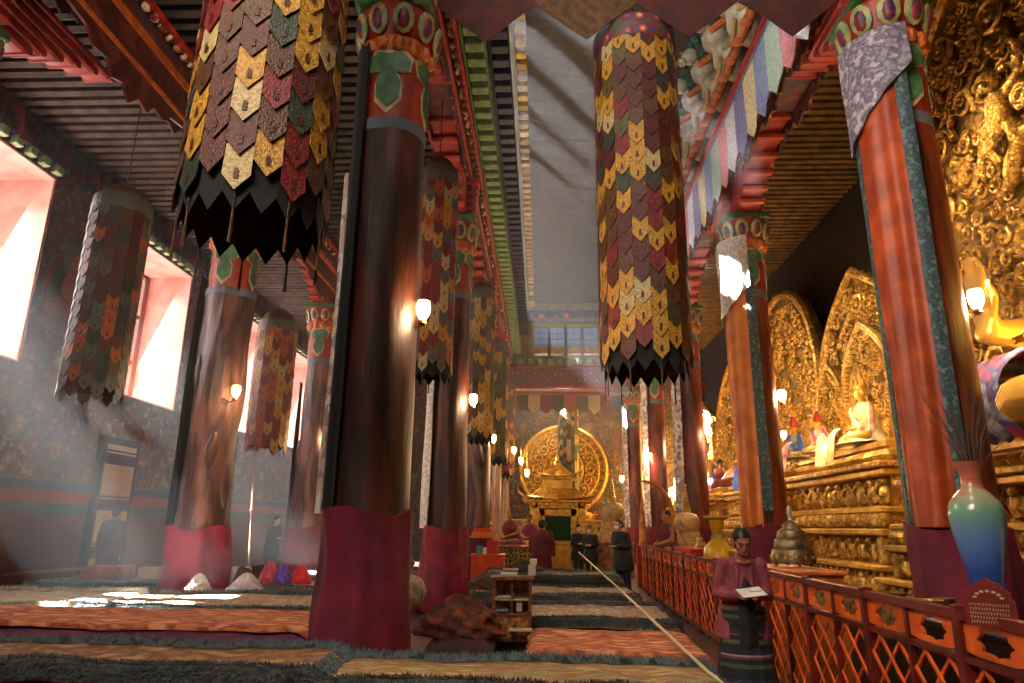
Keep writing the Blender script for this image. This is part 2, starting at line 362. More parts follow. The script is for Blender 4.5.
# stepped cornices of painted rafter ends, left side of the nave
def dentils(name, x, z0, z1, pitch, w, ma, mb_, proj):
    a = MB(); b = MB(); y = 2.0
    zc, h = (z0 + z1) / 2, z1 - z0
    while y < 33:
        a.box((x + proj / 2, y, zc - h * .12), (proj, pitch * w, h * .62), bev=.015); y += pitch
    b.box((x - .12, 17.2, z1 - .04), (proj + .3, 31.2, .08)); b.box((x - .02, 17.2, zc), (.04, 31.2, h))
    o = b.build(name, mb_, None, False); o['kind'] = 'structure'; a.build('rafter_ends', ma, o, False); return o
dentils('trim_5', -1.38, 9.75, 10.65, .42, .55, PALEG, GREENP, .34)
dentils('trim_6', -1.02, 10.7, 11.45, .42, .55, BLUEP, mat('violet_paint', '#2c2440', .6), .36)
dentils('trim_7', -.62, 12.22, 12.58, .42, .55, YELP, mat('olive_paint', '#4a4420', .6), .26)
MB().box((-1.5, 17.2, 9.66), (.14, 31.4, .14)).box((-1.52, 17.2, 9.5), (.1, 31.4, .1)).build('trim_8', REDB, None, False)['kind'] = 'structure'
for x0, n in ((3.6, 10),):
    dd = MB(); y = 5
    z = 12.0
    while y < 33: dd.box((x0 - .1, y, z + .15), (.4, .2, .25), bev=.02); y += .4
    o = dd.build('trim_%d' % n, BLUEP if n == 10 else REDB, None, False); o['kind'] = 'structure'
    MB().box((x0 + .3, 19, z + .33), (1.0, 28, .12)).build('rafter_board', mat('violet_board', '#3a2c50', .6), o, False)
# longitudinal beams with painted faces
def beam(x, k, w=.6):
    o = MB().box((x, (Y0 + 33.2) / 2, 9.22), (w, 33.2 - Y0, .62)).build('trim_%d' % k, BEAMP, None, False); o['kind'] = 'structure'
    b = MB()
    for sx in (-1, 1):
        b.box((x + sx * (w / 2 + .05), (Y0 + 33.2) / 2, 9.52), (.12, 33.2 - Y0, .12)); b.box((x + sx * (w / 2 + .02), (Y0 + 33.2) / 2, 8.95), (.06, 33.2 - Y0, .1))
    b.build('moulding', REDB, o, False)
    c = MB()
    for sx in (-1, 1):
        y = 3
        while y < 33: c.ball((x + sx * (w / 2 + .06), y, 9.38), (.07, .1, .07), 6); y += .24
    c.build('painted_beads', frieze_mat('bead_paint_%d' % k, ['#c89040', '#a83c1c', '#d8c8a0', '#6a2014', '#3a4a34'], 3), o)
    d = MB(); y = 3.0  # scalloped painted apron under the beam
    while y < 32:
        for sx in (-1, 1):
            M = Matrix.Translation((x + sx * (w / 2 - .02), y, 8.95)) @ Matrix(((0, 0, 1, 0), (1, 0, 0, 0), (0, 1, 0, 0), (0, 0, 0, 1)))
            d.prism([(-.75, 0), (-.75, -.12), (-.6, -.3), (-.42, -.22), (-.25, -.42), (0, -.3), (.25, -.42), (.42, -.22), (.6, -.3), (.75, -.12), (.75, 0)], .04, M)
        y += 1.55
    d.build('apron', BEAMP2, o, False)
    return o
for k, x in enumerate((-6.6, -1.86, 4.3)): beam(x, 11 + k)
bd = MB(); ap = MB(); bd.box((-6.27, 17, 8.6), (.06, 30, .62)); y = 2.6
while y < 32:
    M = Matrix.Translation((-6.3, y, 8.3)) @ Matrix(((0, 0, 1, 0), (1, 0, 0, 0), (0, 1, 0, 0), (0, 0, 0, 1)))
    ap.prism([(-1.5, 0), (-1.5, -.1), (-1.1, -.16), (-.9, -.34), (-.6, -.3), (-.45, -.5), (-.2, -.42), (0, -.62), (.2, -.42), (.45, -.5), (.6, -.3), (.9, -.34), (1.1, -.16), (1.5, -.1), (1.5, 0)], .05, M); y += 3.1
o = bd.build('trim_21', mat('painted_oxblood_board', '#5a1c12', .5, 0, '#3a120c', 3, c3='#6a3020'), None, False); o['kind'] = 'structure'; ap.build('scalloped_edge', MATS['painted_oxblood_board'], o, False)
MB().box((-6.23, 17, 8.33), (.04, 30, .07)).box((-6.22, 17, 8.9), (.06, 30, .12)).build('gilt_line', ORAN, o, False)
wv = MB()
wv.grid(lambda u, v: (-10.52 + .06 * sin(u * 420), Y0 + .3 + u * 33, 9.7 - .62 * v - .05 * sin(u * 130) * v), 1400, 3, 0, (.01, 0, 0))
o = wv.build('trim_22', mat('red_black_pleats', '#6a1c14', .8, 0, '#1c0e0c', 1.4, c3='#2c3428'), None, True, None, 80); o['kind'] = 'structure'

# ================================================================== PILLARS
def wobble(seed, amp):
    def f(a, z):
        return 1 + amp * mn.noise(Vector((cos(a) * 1.1 + seed * 7.3, sin(a) * 1.1, z * .5))) + amp * .5 * mn.noise(Vector((cos(a) * 3 + seed, sin(a) * 3, z * 1.1)))
    return f
def leaf_poly(s=1.0):
    return [(0, -.52 * s), (.16 * s, -.34 * s), (.17 * s, -.1 * s), (.1 * s, .06 * s), (.26 * s, .1 * s), (.3 * s, .3 * s), (.16 * s, .42 * s), (0, .36 * s), (-.16 * s, .42 * s), (-.3 * s, .3 * s), (-.26 * s, .1 * s), (-.1 * s, .06 * s), (-.17 * s, -.1 * s), (-.16 * s, -.34 * s)]
def pillar(x, y, r, label, wood, seed, amp=.1, paint=None, group=None, lean=0):
    t = thing('painted_pillar', label, 'pillar', (x, y, 0), 0, group)
    f = wobble(seed, amp); rt = r * .88
    def prof(z0, z1, n): return [(r + (rt - r) * ((z0 + (z1 - z0) * i / n) / 7), z0 + (z1 - z0) * i / n) for i in range(n + 1)]
    b = MB().lathe((0, 0, 0), [(r * 1.08, 0)] + prof(.15, 6.15, 24), 32, 0, f)
    if amp > .15:
        random.seed(seed)
        for k in range(4):
            a = random.uniform(-2.8, -.3); z = random.uniform(1.9, 4.5); b.ball((cos(a) * r * .8, sin(a) * r * .8, z), (.14, .12, .5), 10, 0, rot=(0, random.uniform(-.2, .2), 0))
    b.build('trunk', wood, t)
    MB().lathe((0, 0, 0), [(rt * 1.03, 6.12), (rt * 1.05, 6.2), (rt * 1.03, 6.28)], 32, 0, f).build('painted_band', GREYB, t)
    MB().lathe((0, 0, 0), [(rt * 1.02, 6.27), (rt * 1.02, 7.2)], 32, 0).build('painted_collar', paint or ORNP, t)
    lf = MB(); hl = MB(); ru = rt * 1.02
    for k in range(4):
        a0 = -pi / 2 + k * pi / 2
        def onto(poly, off, th, tgt):
            n = len(poly); vs = []
            for d in (off, off + th):
                for (px, pz) in poly:
                    a = a0 + px / ru; vs.append(((ru + d) * cos(a), (ru + d) * sin(a), 6.82 + pz))
            c = [((ru + off + th) * cos(a0), (ru + off + th) * sin(a0), 6.82)]
            vs += c; fs = [(n + i, n + (i + 1) % n, 2 * n) for i in range(n)] + [(i, (i + 1) % n, n + (i + 1) % n, n + i) for i in range(n)]
            tgt.add(vs, fs)
        onto(leaf_poly(1.0), .0, .018, hl); onto(leaf_poly(.84), .015, .015, lf)
    lo_ = hl.build('lotus_outline', CREAM, t); lf.build('lotus_leaf', mat('leaf_green_paint', '#4e7a4c', .5, 0, '#35593c', 5), lo_)
    ring = MB(); n = 14
    for k in range(n):
        a = 2 * pi * k / n; ring.ball((cos(a) * rt * 1.08, sin(a) * rt * 1.08, 7.28), (.085, .085, .1), 8)
    ring.lathe((0, 0, 0), [(rt * 1.03, 7.18), (rt * 1.12, 7.24), (rt * 1.1, 7.4)], 28); ring.build('orange_bead_ring', ORAN, t)
    cp = MB().lathe((0, 0, 0), [(rt * 1.05, 7.38), (rt * 1.2, 7.5), (rt * 1.32, 7.78), (rt * 1.3, 7.84)], 28)
    cp.build('capital', REDP, t)
    pe = MB(); pi_ = MB(); n = 10
    for k in range(n):
        a = 2 * pi * k / n; M = Matrix.Rotation(a, 4, 'Z') @ Matrix.Translation((rt * 1.2, 0, 7.42)) @ Matrix.Rotation(radians(12), 4, 'Y')
        pe.ball((0, 0, .18), (.05, .14, .2), 10, 0, M); pi_.ball((.035, 0, .16), (.04, .08, .14), 8, 0, M)
    pe_ = pe.build('capital_petals', mat('petal_green', '#6a8a60', .5, 0, '#a89a60', 9), t); pi_.build('petal_hearts', mat('petal_heart', '#8a2414', .5, 0, '#2a2a50', 12), pe_)
    MB().box((0, 0, 7.9), (rt * 2.5, rt * 2.5, .14), bev=.02).build('abacus', GREENP, t)
    bk = MB(); nst = 6
    for k in range(nst):
        hl_ = .75 + 1.75 * (k / (nst - 1)) ** 1.2; z = 8.0 + k * .165
        bk.box((0, 0, z + .07), (.48, 2 * hl_, .15), bev=.05)
        for e in (-1, 1): bk.tube([(-.25, e * hl_, z + .06), (.25, e * hl_, z + .06)], .075, 8)
        hx = .42 + .06 * k / (nst - 1); bk.box((0, 0, z + .07), (2 * hx, .4, .15), bev=.05)
    bk.build('stepped_bracket', mat('bracket_red', '#a82c18', .5, 0, '#861e10', 3), t)
    return t
ROWY = (7.5, 13.7, 19.9, 26.1, 32.3)
dist = ['nearest the viewer', 'second along the nave', 'third along the nave', 'fourth along the nave', 'fifth, by the far altar']
for k, y in enumerate(ROWY):
    pillar(-1.86, y, .4 if k else .44, 'thick %s wooden pillar with green lotus capital, left nave row, %s' % (['dark brown', 'red brown', 'dusky', 'shadowed', 'dim'][k], dist[k]), WOODD if k < 2 else WOODM, k + 1, .1 if k < 2 else .16)
    pillar(4.3, y, .42, 'deep red pillar before the gilded thrones, %s' % (['widest of the row, under orange silk', 'second of the row, by the bronze offering bell', 'third of the row, behind the yellow urn', 'fourth of the row, beside the ivory tusk', 'farthest of the row'][k]), WOODR, k + 11, .03, REDP)
for k, y in enumerate((7.2, 13.5, 19.7, 26.0)):
    pillar(-6.6 if k else -7.6, y if k else 7.32, (.31, .5, .46, .42)[k], 'gnarled mauve-brown trunk pillar of the window aisle, ' + ['cut by the picture edge', 'lit before the second window, with black cloth', 'knotty, behind the coloured bags', 'half lost in haze'][k], WOODM, k + 21, .2, ORNP)

# maroon cloth wound round the pillar feet
def skirt(x, y, r, z1, label, m, seed, pseed, amp, group='maroon cloths round pillar feet'):
    pf = wobble(pseed, amp)
    def fn(u, v):
        a = u * 2 * pi; z = .02 + v * (z1 - .02)
        rr = r * (1.0 + .09 * (1 - v) ** 2) * pf(a, z) + .045 + .016 * sin(a * 9 + seed + 2 * v) + .014 * sin(a * 5 + v * 5 + seed) + .02 * sin(a + v * 9 + seed) * sin(a * 2) + .02 * (1 - v)
        zz = z + (.05 * sin(a * 3 + seed) if v > .9 else 0)
        return (rr * cos(a), rr * sin(a), zz)
    b = MB(); n = 72; nv = 12
    rs = [[fn(j / n, i / nv) for j in range(n)] for i in range(nv + 1)]
    rs += [[(p[0] * .93, p[1] * .93, p[2] - .0) for p in rs[-1]]]
    b.rings(rs, 0, False); o = b.build('pillar_skirt', m, None, True, None, 70); o.location = (x, y, 0); tag(o, label, 'cloth', group)
    return o
skirt(-1.86, 7.5, .43, 1.68, 'large maroon cloth wrapped round the foot of the nearest dark pillar', MAROON, 1, 1, .1)
skirt(-1.86, 13.7, .4, 1.5, 'magenta cloth round the foot of the second pillar in the left nave row', CRIMS, 2, 2, .1)
skirt(-1.86, 19.9, .4, 1.5, 'maroon cloth round the third pillar foot, behind the low cabinets', MAROON, 5, 3, .16)
skirt(-6.6, 13.5, .5, 1.45, 'crimson cloth tied across the lit trunk pillar by the wall windows', CRIMS, 3, 22, .2)
skirt(-6.6, 19.7, .46, 1.45, 'pink-lit maroon cloth on the knotty trunk pillar behind the bags', MAROON, 4, 23, .2)
for k, y in enumerate(ROWY): skirt(4.3, y, .43, 1.62, 'smooth deep magenta cloth round red pillar, ' + ['behind the tall blue vase', 'behind the bronze offering bell', 'behind the yellow urn', 'beside the monk at the railing', 'at the far altar'][k], MAROON, 6 + k, k + 11, .03)

# hanging cloths on pillars: partial shells with folds
def shell(name, r, a0, a1, z0, z1, m, parent, off=.03, seed=0, nu=22, nv=26, fold=.02, cut=None):
    def fn(u, v):
        aa0 = a0(v) if callable(a0) else a0; aa1 = a1(v) if callable(a1) else a1
        a = aa0 + (aa1 - aa0) * u; zlo = cut(u) if cut else z0; z = z1 + (zlo - z1) * v
        rr = r + off + fold * sin(a * 14 + seed + v * 2) * (.4 + v) + fold * .6 * sin(a * 5 + v * 7 + seed)
        return (rr * cos(a), rr * sin(a), z)
    b = MB(); nn = nu
    pts = [[fn(i / nu, j / nv) for i in range(nu + 1)] for j in range(nv + 1)]
    rs = [row + [(p[0] * .96, p[1] * .96, p[2]) for p in reversed(row)] for row in pts]
    b.rings(rs, 0, True); return b.build(name, m, parent, True, None, 70)
t = thing('pillar_drape', 'orange silk drape with teal border and grey brocade top on widest right pillar', 'cloth', (4.3, 7.5, 0))
shell('silk_panel', .42, lambda v: -pi * .97, lambda v: -pi * .64, 1.6, 7.0, ORCLO, t, .07, 1, 26, 40, .02)
shell('teal_border', .42, lambda v: -pi * .64, lambda v: -pi * .55, 1.62, 7.1, TEAL, t, .09, 2, 8, 40, .008)
shell('outer_border', .42, -pi * 1.02, -pi * .97, 1.62, 7.0, TEAL, t, .08, 3, 4, 30, .006)
shell('brocade_top', .42, -pi * 1.05, -pi * .52, 5.6, 7.35, GREYBR, t, .13, 4, 20, 14, .012, cut=lambda u: 5.9 + .9 * u)
t = thing('pillar_drape', 'yellow-orange silk drape with teal border on second red pillar, white scarf above', 'cloth', (4.3, 13.7, 0))
shell('silk_panel', .42, -pi * 1.0, -pi * .62, 1.6, 6.6, mat('amber_silk', '#d07a24', .5, 0, '#b85c18', 2.2, .3, 5), t, .07, 2, 22, 40, .02)
shell('teal_border', .42, lambda v: -pi * .62, -pi * .5, 1.9, 6.7, TEAL, t, .09, 2, 8, 40, .008)
shell('white_scarf', .42, -pi * 1.05, -pi * .56, 5.9, 7.4, WHITEC, t, .14, 4, 20, 14, .02, cut=lambda u: 5.6 + .7 * u)
for k, (y, lab) in enumerate(((19.9, 'white printed cloth down the red pillar behind the yellow urn'), (26.1, 'white printed cloth down the red pillar beside the tusk'), (32.3, 'narrow pale cloth on the farthest red pillar'))):
    o = shell('pillar_cloth', .42, -pi * 1.02, -pi * .72, 1.6, 7.2, PRINTC, None, .07, k, 12, 30, .015); o.location = (4.3, y, 0); tag(o, lab, 'cloth')
o = shell('pillar_cloth', .44, -pi * 1.12, -pi * .84, 1.66, 5.6, PRINTC, None, .08, 3, 14, 30, .02); o.location = (-1.86, 7.5, 0); tag(o, 'long pale printed cloth down the shaded edge of the nearest dark pillar', 'cloth')
o = shell('pillar_cloth', .44, -pi * .84, -pi * .68, 1.7, 7.3, BLACKC, None, .06, 3, 10, 30, .01); o.location = (-1.86, 7.5, 0); tag(o, 'long black cloth strip hanging down the front of the nearest dark pillar', 'cloth')
o = shell('pillar_cloth', .4, -pi * .98, -pi * .72, 1.5, 4.8, WHITEC, None, .07, 5, 10, 24, .02); o.location = (-1.86, 13.7, 0); tag(o, 'white scarf hanging on the second pillar of the left nave row', 'cloth')
o = shell('pillar_cloth', .52, -pi * 1.06, -pi * .86, 1.5, 6.6, BLACKC, None, .1, 6, 10, 24, .02); o.location = (-6.6, 13.5, 0); tag(o, 'black cloth strip hanging on the lit trunk pillar by the windows', 'cloth')
o = shell('pillar_cloth', .46, -pi * 1.06, -pi * .86, 1.5, 5.6, BLACKC, None, .1, 6, 10, 24, .02); o.location = (-6.6, 19.7, 0); tag(o, 'black cloth strip on the knotty trunk pillar behind the bags', 'cloth')
for xx, yy, rr, lab in ((-7.6, 7.32, .32, 'white scarf on the trunk pillar at the picture edge'),):
    o = shell('pillar_cloth', rr, -pi * .5, -pi * .3, 2, 6.5, GREYBR, None, .1, 6, 10, 24, .02); o.location = (xx, yy, 0); tag(o, lab, 'cloth')

# ================================================================== CYLINDER BANNERS
def banner(x, y, r, z0, z1, ncol, pitch, palette, label, seed, dome=.0, black=True, top='band', pleat=False):
    t = thing('cylinder_banner', label, 'banner', (x, y, z0), 0)
    H = z1 - z0; w = 2 * pi * r / ncol; rnd = random.Random(seed)
    core = [(r * .93, .0 if black else .2), (r * .93, H - .1), (r * .9, H - .02)] + ([(r * .7, H + dome * .55), (r * .35, H + dome * .9), (.02, H + dome)] if dome else [(r * .5, H), (.02, H + .02)])
    MB().lathe((0, 0, 0), core, 36, 0, None, False).build('cloth_core', BROC['brown'] if not pleat else BROC['grey'], t)
    names = list(dict.fromkeys(palette)); b = MB(); tl = MB()
    nrow = int(H / pitch) + 1
    for c in range(ncol):
        a0 = 2 * pi * c / ncol
        for k in range(nrow):
            zb = k * pitch + (pitch / 2 if c % 2 else 0); zt_ = min(zb + pitch * 1.35, H - .22)
            if zt_ - zb < pitch * .5: continue
            mi = names.index(rnd.choice(palette)); pts = []
            lift = .014 * r / .5
            vs = []
            pt = w * .62
            for dd in (0, .008):
                for (s, z, l) in ((-.5, zt_, 0), (.5, zt_, 0), (.5, zb + pt, 1), (0, zb, 1.15), (-.5, zb + pt, 1)):
                    a = a0 + s * w / r * .99; rr = r + (lift * l * min(1, (zt_ - z) / pitch + .2)) + dd + rnd.uniform(0, .004)
                    vs.append((rr * cos(a), rr * sin(a), z))
            b.add(vs, [(5, 9, 8, 7, 6), (0, 1, 2, 3, 4), (4, 3, 8, 9), (3, 2, 7, 8), (0, 4, 9, 5), (2, 1, 6, 7)], mi)
            rr = r + lift + .012; zz = zb + pitch * .62
            b.add([((rr) * cos(a0 + q), (rr) * sin(a0 + q), z) for q, z in ((-.022, zz), (.022, zz), (.032, zz - pitch * .3), (-.032, zz - pitch * .3))], [(3, 2, 1, 0)], len(names))
    b.build('cloth_scales', [BROC[n] for n in names] + [BROC['darkred']], t, False)
    if not dome:
        bd = MB().lathe((0, 0, 0), [(r * 1.03, H - .34), (r * 1.05, H - .3), (r * 1.05, H - .06), (r * .98, H), (r * .8, H + .04)], 36, 0); bd.build('top_band', BEAMP2, t)
    else:
        MB().lathe((0, 0, 0), [(r * 1.02, H - .3), (r * 1.04, H - .24), (r * 1.0, H - .02), (r * .92, H + .02)], 36, 0).build('top_band', BROC['grey'], t)
    if black:
        fb = MB(); n = ncol
        for c in range(0, n, 1):
            for dr, sh in ((.0, 0),):
                a = 2 * pi * (c + sh) / n; rr = r * .95 + dr; vs = []
                for q in (0, .006):
                    for s, z in ((-.52, .25), (.52, .25), (.52, .02), (0, .02 - w * .8), (-.52, .02)):
                        aa = a + s * w / r; vs.append(((rr + q) * cos(aa), (rr + q) * sin(aa), z))
                fb.add(vs, [(5, 9, 8, 7, 6), (0, 1, 2, 3, 4), (4, 3, 8, 9), (3, 2, 7, 8)], 0)
        fbo = fb.build('black_points', BLACKC, t, False)
        for c in range(0, n, 2):
            a = 2 * pi * c / n; rr = r * .97; MB().tube([(rr * cos(a), rr * sin(a), .05), (rr * cos(a), rr * sin(a), -.34 * r / .5)], [.004, .012], 5).build('tassel', BROC['brown'], fbo)
    hs = MB().tube([(0, 0, H), (0, 0, 9.7 - z0 if z1 < 9 else H + 1)], .012, 5); hs.build('hanging_cord', BROC['brown'], t)
    if abs(y - 8.1) < .01: MB().box((0, -.2, 9.1 - z0), (.06, .5, .06), bev=.01).build('hanging_arm', DARK, t)
    return t
PR = ['gold'] * 5 + ['red', 'red', 'darkred', 'darkred', 'brown', 'brown', 'brown', 'green', 'olive', 'cream', 'darkred']
PLF = ['gold'] * 3 + ['red'] * 2 + ['brown'] * 3 + ['darkred', 'green', 'cream', 'brown']
banner(1.27, 8.1, .53, 3.4, 8.1, 18, .26, PR, 'tallest scaled brocade banner cylinder hanging free before the bright right aisle', 4)
banner(-2.15, 4.6, .53, 3.7, 8.2, 18, .26, PLF, 'widest scaled brocade banner, nearest, cut by the top of the picture', 9)
banner(-1.77, 10.6, .33, 3.85, 7.45, 14, .24, ['red', 'orange', 'cream', 'gold', 'red', 'grey'], 'slim domed banner of red and cream points above the second nave pillar', 7, .3)
banner(-1.55, 16.9, .34, 3.6, 7.5, 14, .24, ['olive', 'brown', 'gold', 'cream', 'grey'], 'slim olive and brown banner hanging behind the red pillar of the left row', 8, .3)
banner(-1.5, 22.9, .38, 3.6, 7.6, 14, .24, ['olive', 'brown', 'gold', 'green'], 'dim banner fourth along the left nave row', 10, .3)
banner(-1.5, 29.2, .38, 3.6, 7.6, 14, .24, ['red', 'brown', 'gold', 'green'], 'farthest dim banner of the left nave row', 11, .3)
banner(-7.5, 10.9, .47, 3.45, 7.1, 16, .24, ['grey', 'brown', 'orange', 'green', 'grey', 'darkred'], 'grey-brown banner with silvery lit edge hanging before the mural wall', 12, .3, False)
banner(-7.25, 17.8, .52, 3.3, 6.9, 16, .28, ['orange', 'red', 'gold', 'orange', 'red', 'gold', 'cream'], 'orange and red banner with pale dome before the third window', 13, .4, False)
banner(1.35, 34.1, .5, 2.8, 8, 16, .26, ['olive', 'brown', 'gold', 'green', 'cream'], 'narrow scaled banner hanging before the round golden halo of the far altar', 14, 0, False)
banner(-5.3, 24.5, .4, 3.4, 7, 14, .24, ['grey', 'brown', 'olive', 'cream'], 'pale patterned banner glimpsed between the left pillars', 15, .3, False)

# ================================================================== VALANCES
def pennants(name, p0, p1, n, h, tip, mats_, label, group=None, sag=0, seed=0, z_top=None, scall=False):
    t = thing(name, label, 'valance', p0, atan2(p1[1] - p0[1], p1[0] - p0[0]))
    Ld = sqrt((p1[0] - p0[0]) ** 2 + (p1[1] - p0[1]) ** 2); w = Ld / n; rnd = random.Random(seed)
    for k in range(n):
        m = mats_[k % len(mats_)]; x0 = k * w
        dz = 0
        def fn(u, v):
            low = h - tip * abs(2 * u - 1) if not scall else h - tip * (abs(2 * u - 1) ** .7)
            return (x0 + u * w * .995, .012 * sin(u * 9 + k * 2 + v * 3) * v, -v * low)
        sheet('panel', fn, 8, 8, m, t, (0, .012, 0))
    MB().box((Ld / 2, .0, .03), (Ld, .05, .1), bev=.01).build('header_band', mats_[-1], t, False)
    return t
PEN = [mat('pen_' + n, a, .7, 0, b, 12, .2, 25) for n, a, b in (('mint', '#b8d0c0', '#98b8a8'), ('rose', '#e09aa0', '#c87880'), ('white', '#e8e8ec', '#c0c8dc'), ('lilac', '#9090c0', '#7070a8'), ('lemon', '#e4dab0', '#c8b888'), ('sky', '#90a0c8', '#6a80b0'))]
pennants('pennant_valance', (3.8, 33, 9.78), (3.8, 5, 9.78), 44, 1.42, .28, PEN, 'pale lilac, mint and rose pennant valance along the top of the right beam')
pennants('pennant_valance', (-1.2, 32.7, 7.75), (4.0, 32.7, 7.75), 9, .95, .3, [BROC['grey'], BROC['cream'], BROC['red'], BROC['green'], BROC['orange']], 'faded red, green and cream pennants across the far end beam')
DKR = mat('dark_red_felt', '#4a120c', .8, 0, '#2e0c08', 3, .3, 8)
FELTG = mat('brown_gold_felt', '#5a3a1c', .8, 0, '#3c2410', 9)
pennants('dark_valance', (-1.4, 7.6, 8.55), (3.9, 7.6, 8.55), 4, .85, .55, [DKR, FELTG, DKR], 'dark red felt valance with broad points across the top of the nave')
MB().box((1.25, 7.7, 8.95), (5.4, .35, .7)).build('trim_15', mat('cross_beam_red', '#3c100a', .7), None, False)['kind'] = 'structure'

# ================================================================== LION FRIEZE
lm = [mat('lion_white', '#b8b4a0', .6, 0, '#98927c', 8), mat('lion_green_mane', '#3c6048', .6, 0, '#284434', 12), mat('lion_orange', '#b05c28', .6), mat('lion_ochre', '#a08850', .6)]
def lion(loc, label):
    t = thing('snow_lion_carving', label, 'carving', loc, 0, 'painted lion carvings along the upper right beam')
    M = Matrix.Rotation(radians(-14), 4, 'Y') @ Matrix.Diagonal((1.25, 1.25, 1.25, 1))
    b = MB().ball((-.1, 0, .55), (.34, .3, .42), 12, 0, M).ball((-.24, .02, .95), (.26, .25, .24), 10, 0, M)
    b.build('body', lm[0], t)
    l = MB()
    for s in (-1, 1): l.cap(M @ Vector((-.16, s * .24, .5)), M @ Vector((-.42, s * .2, .14)), .11, .08, 8).ball(M @ Vector((-.48, s * .2, .1)), (.12, .1, .07), 8)
    l.cap(M @ Vector((-.2, .2, .85)), M @ Vector((-.55, .22, .7)), .1, .07, 8); l.build('paws', lm[2], t)
    g = MB(); rnd = random.Random(5)
    for k in range(12):
        a = k * pi / 6; g.ball(M @ Vector((-.3, cos(a) * .25, 1.25 + sin(a) * .25)), (.12, .1, .1), 7)
    g.ball(M @ Vector((-.2, 0, 1.25)), (.2, .26, .28), 10); g.build('mane', lm[1], t)
    h = MB().ball(M @ Vector((-.42, 0, 1.27)), (.2, .17, .18), 10).ball(M @ Vector((-.58, 0, 1.2)), (.1, .12, .08), 8); h.build('face', lm[0], t)
    s = MB().ball(M @ Vector((-.66, 0, 1.21)), (.04, .05, .03), 6)
    for q in (-1, 1): s.ball(M @ Vector((-.58, q * .08, 1.33)), .035, 6)
    s.tube([M @ Vector((-.45, y, z)) for y, z in ((-.3, .4), (-.1, .3), (.1, .3), (.3, .4))], .05, 6); s.build('snout_and_ribbon', lm[3], t)
    return t
MB().box((3.95, 19, 9.84), (.5, 28, .07)).build('trim_9', REDB, None, False)['kind'] = 'structure'
l0 = None; y = 6.6; k = 0
ords = ['nearest', 'second', 'third', 'fourth', 'fifth', 'sixth', 'seventh', 'eighth', 'ninth', 'tenth', 'eleventh', 'twelfth', 'thirteenth', 'fourteenth', 'fifteenth', 'sixteenth', 'seventeenth', 'eighteenth', 'nineteenth', 'twentieth']
while y < 24 and k < 20:
    lab = 'white lion carving with green mane on the upper right beam, %s from the front end' % ords[k]
    l0 = lion((4.05, y, 9.84), lab) if l0 is None else (copy_tree(l0, (4.05, y, 9.84), None, lab), l0)[1]
    y += 1.0; k += 1

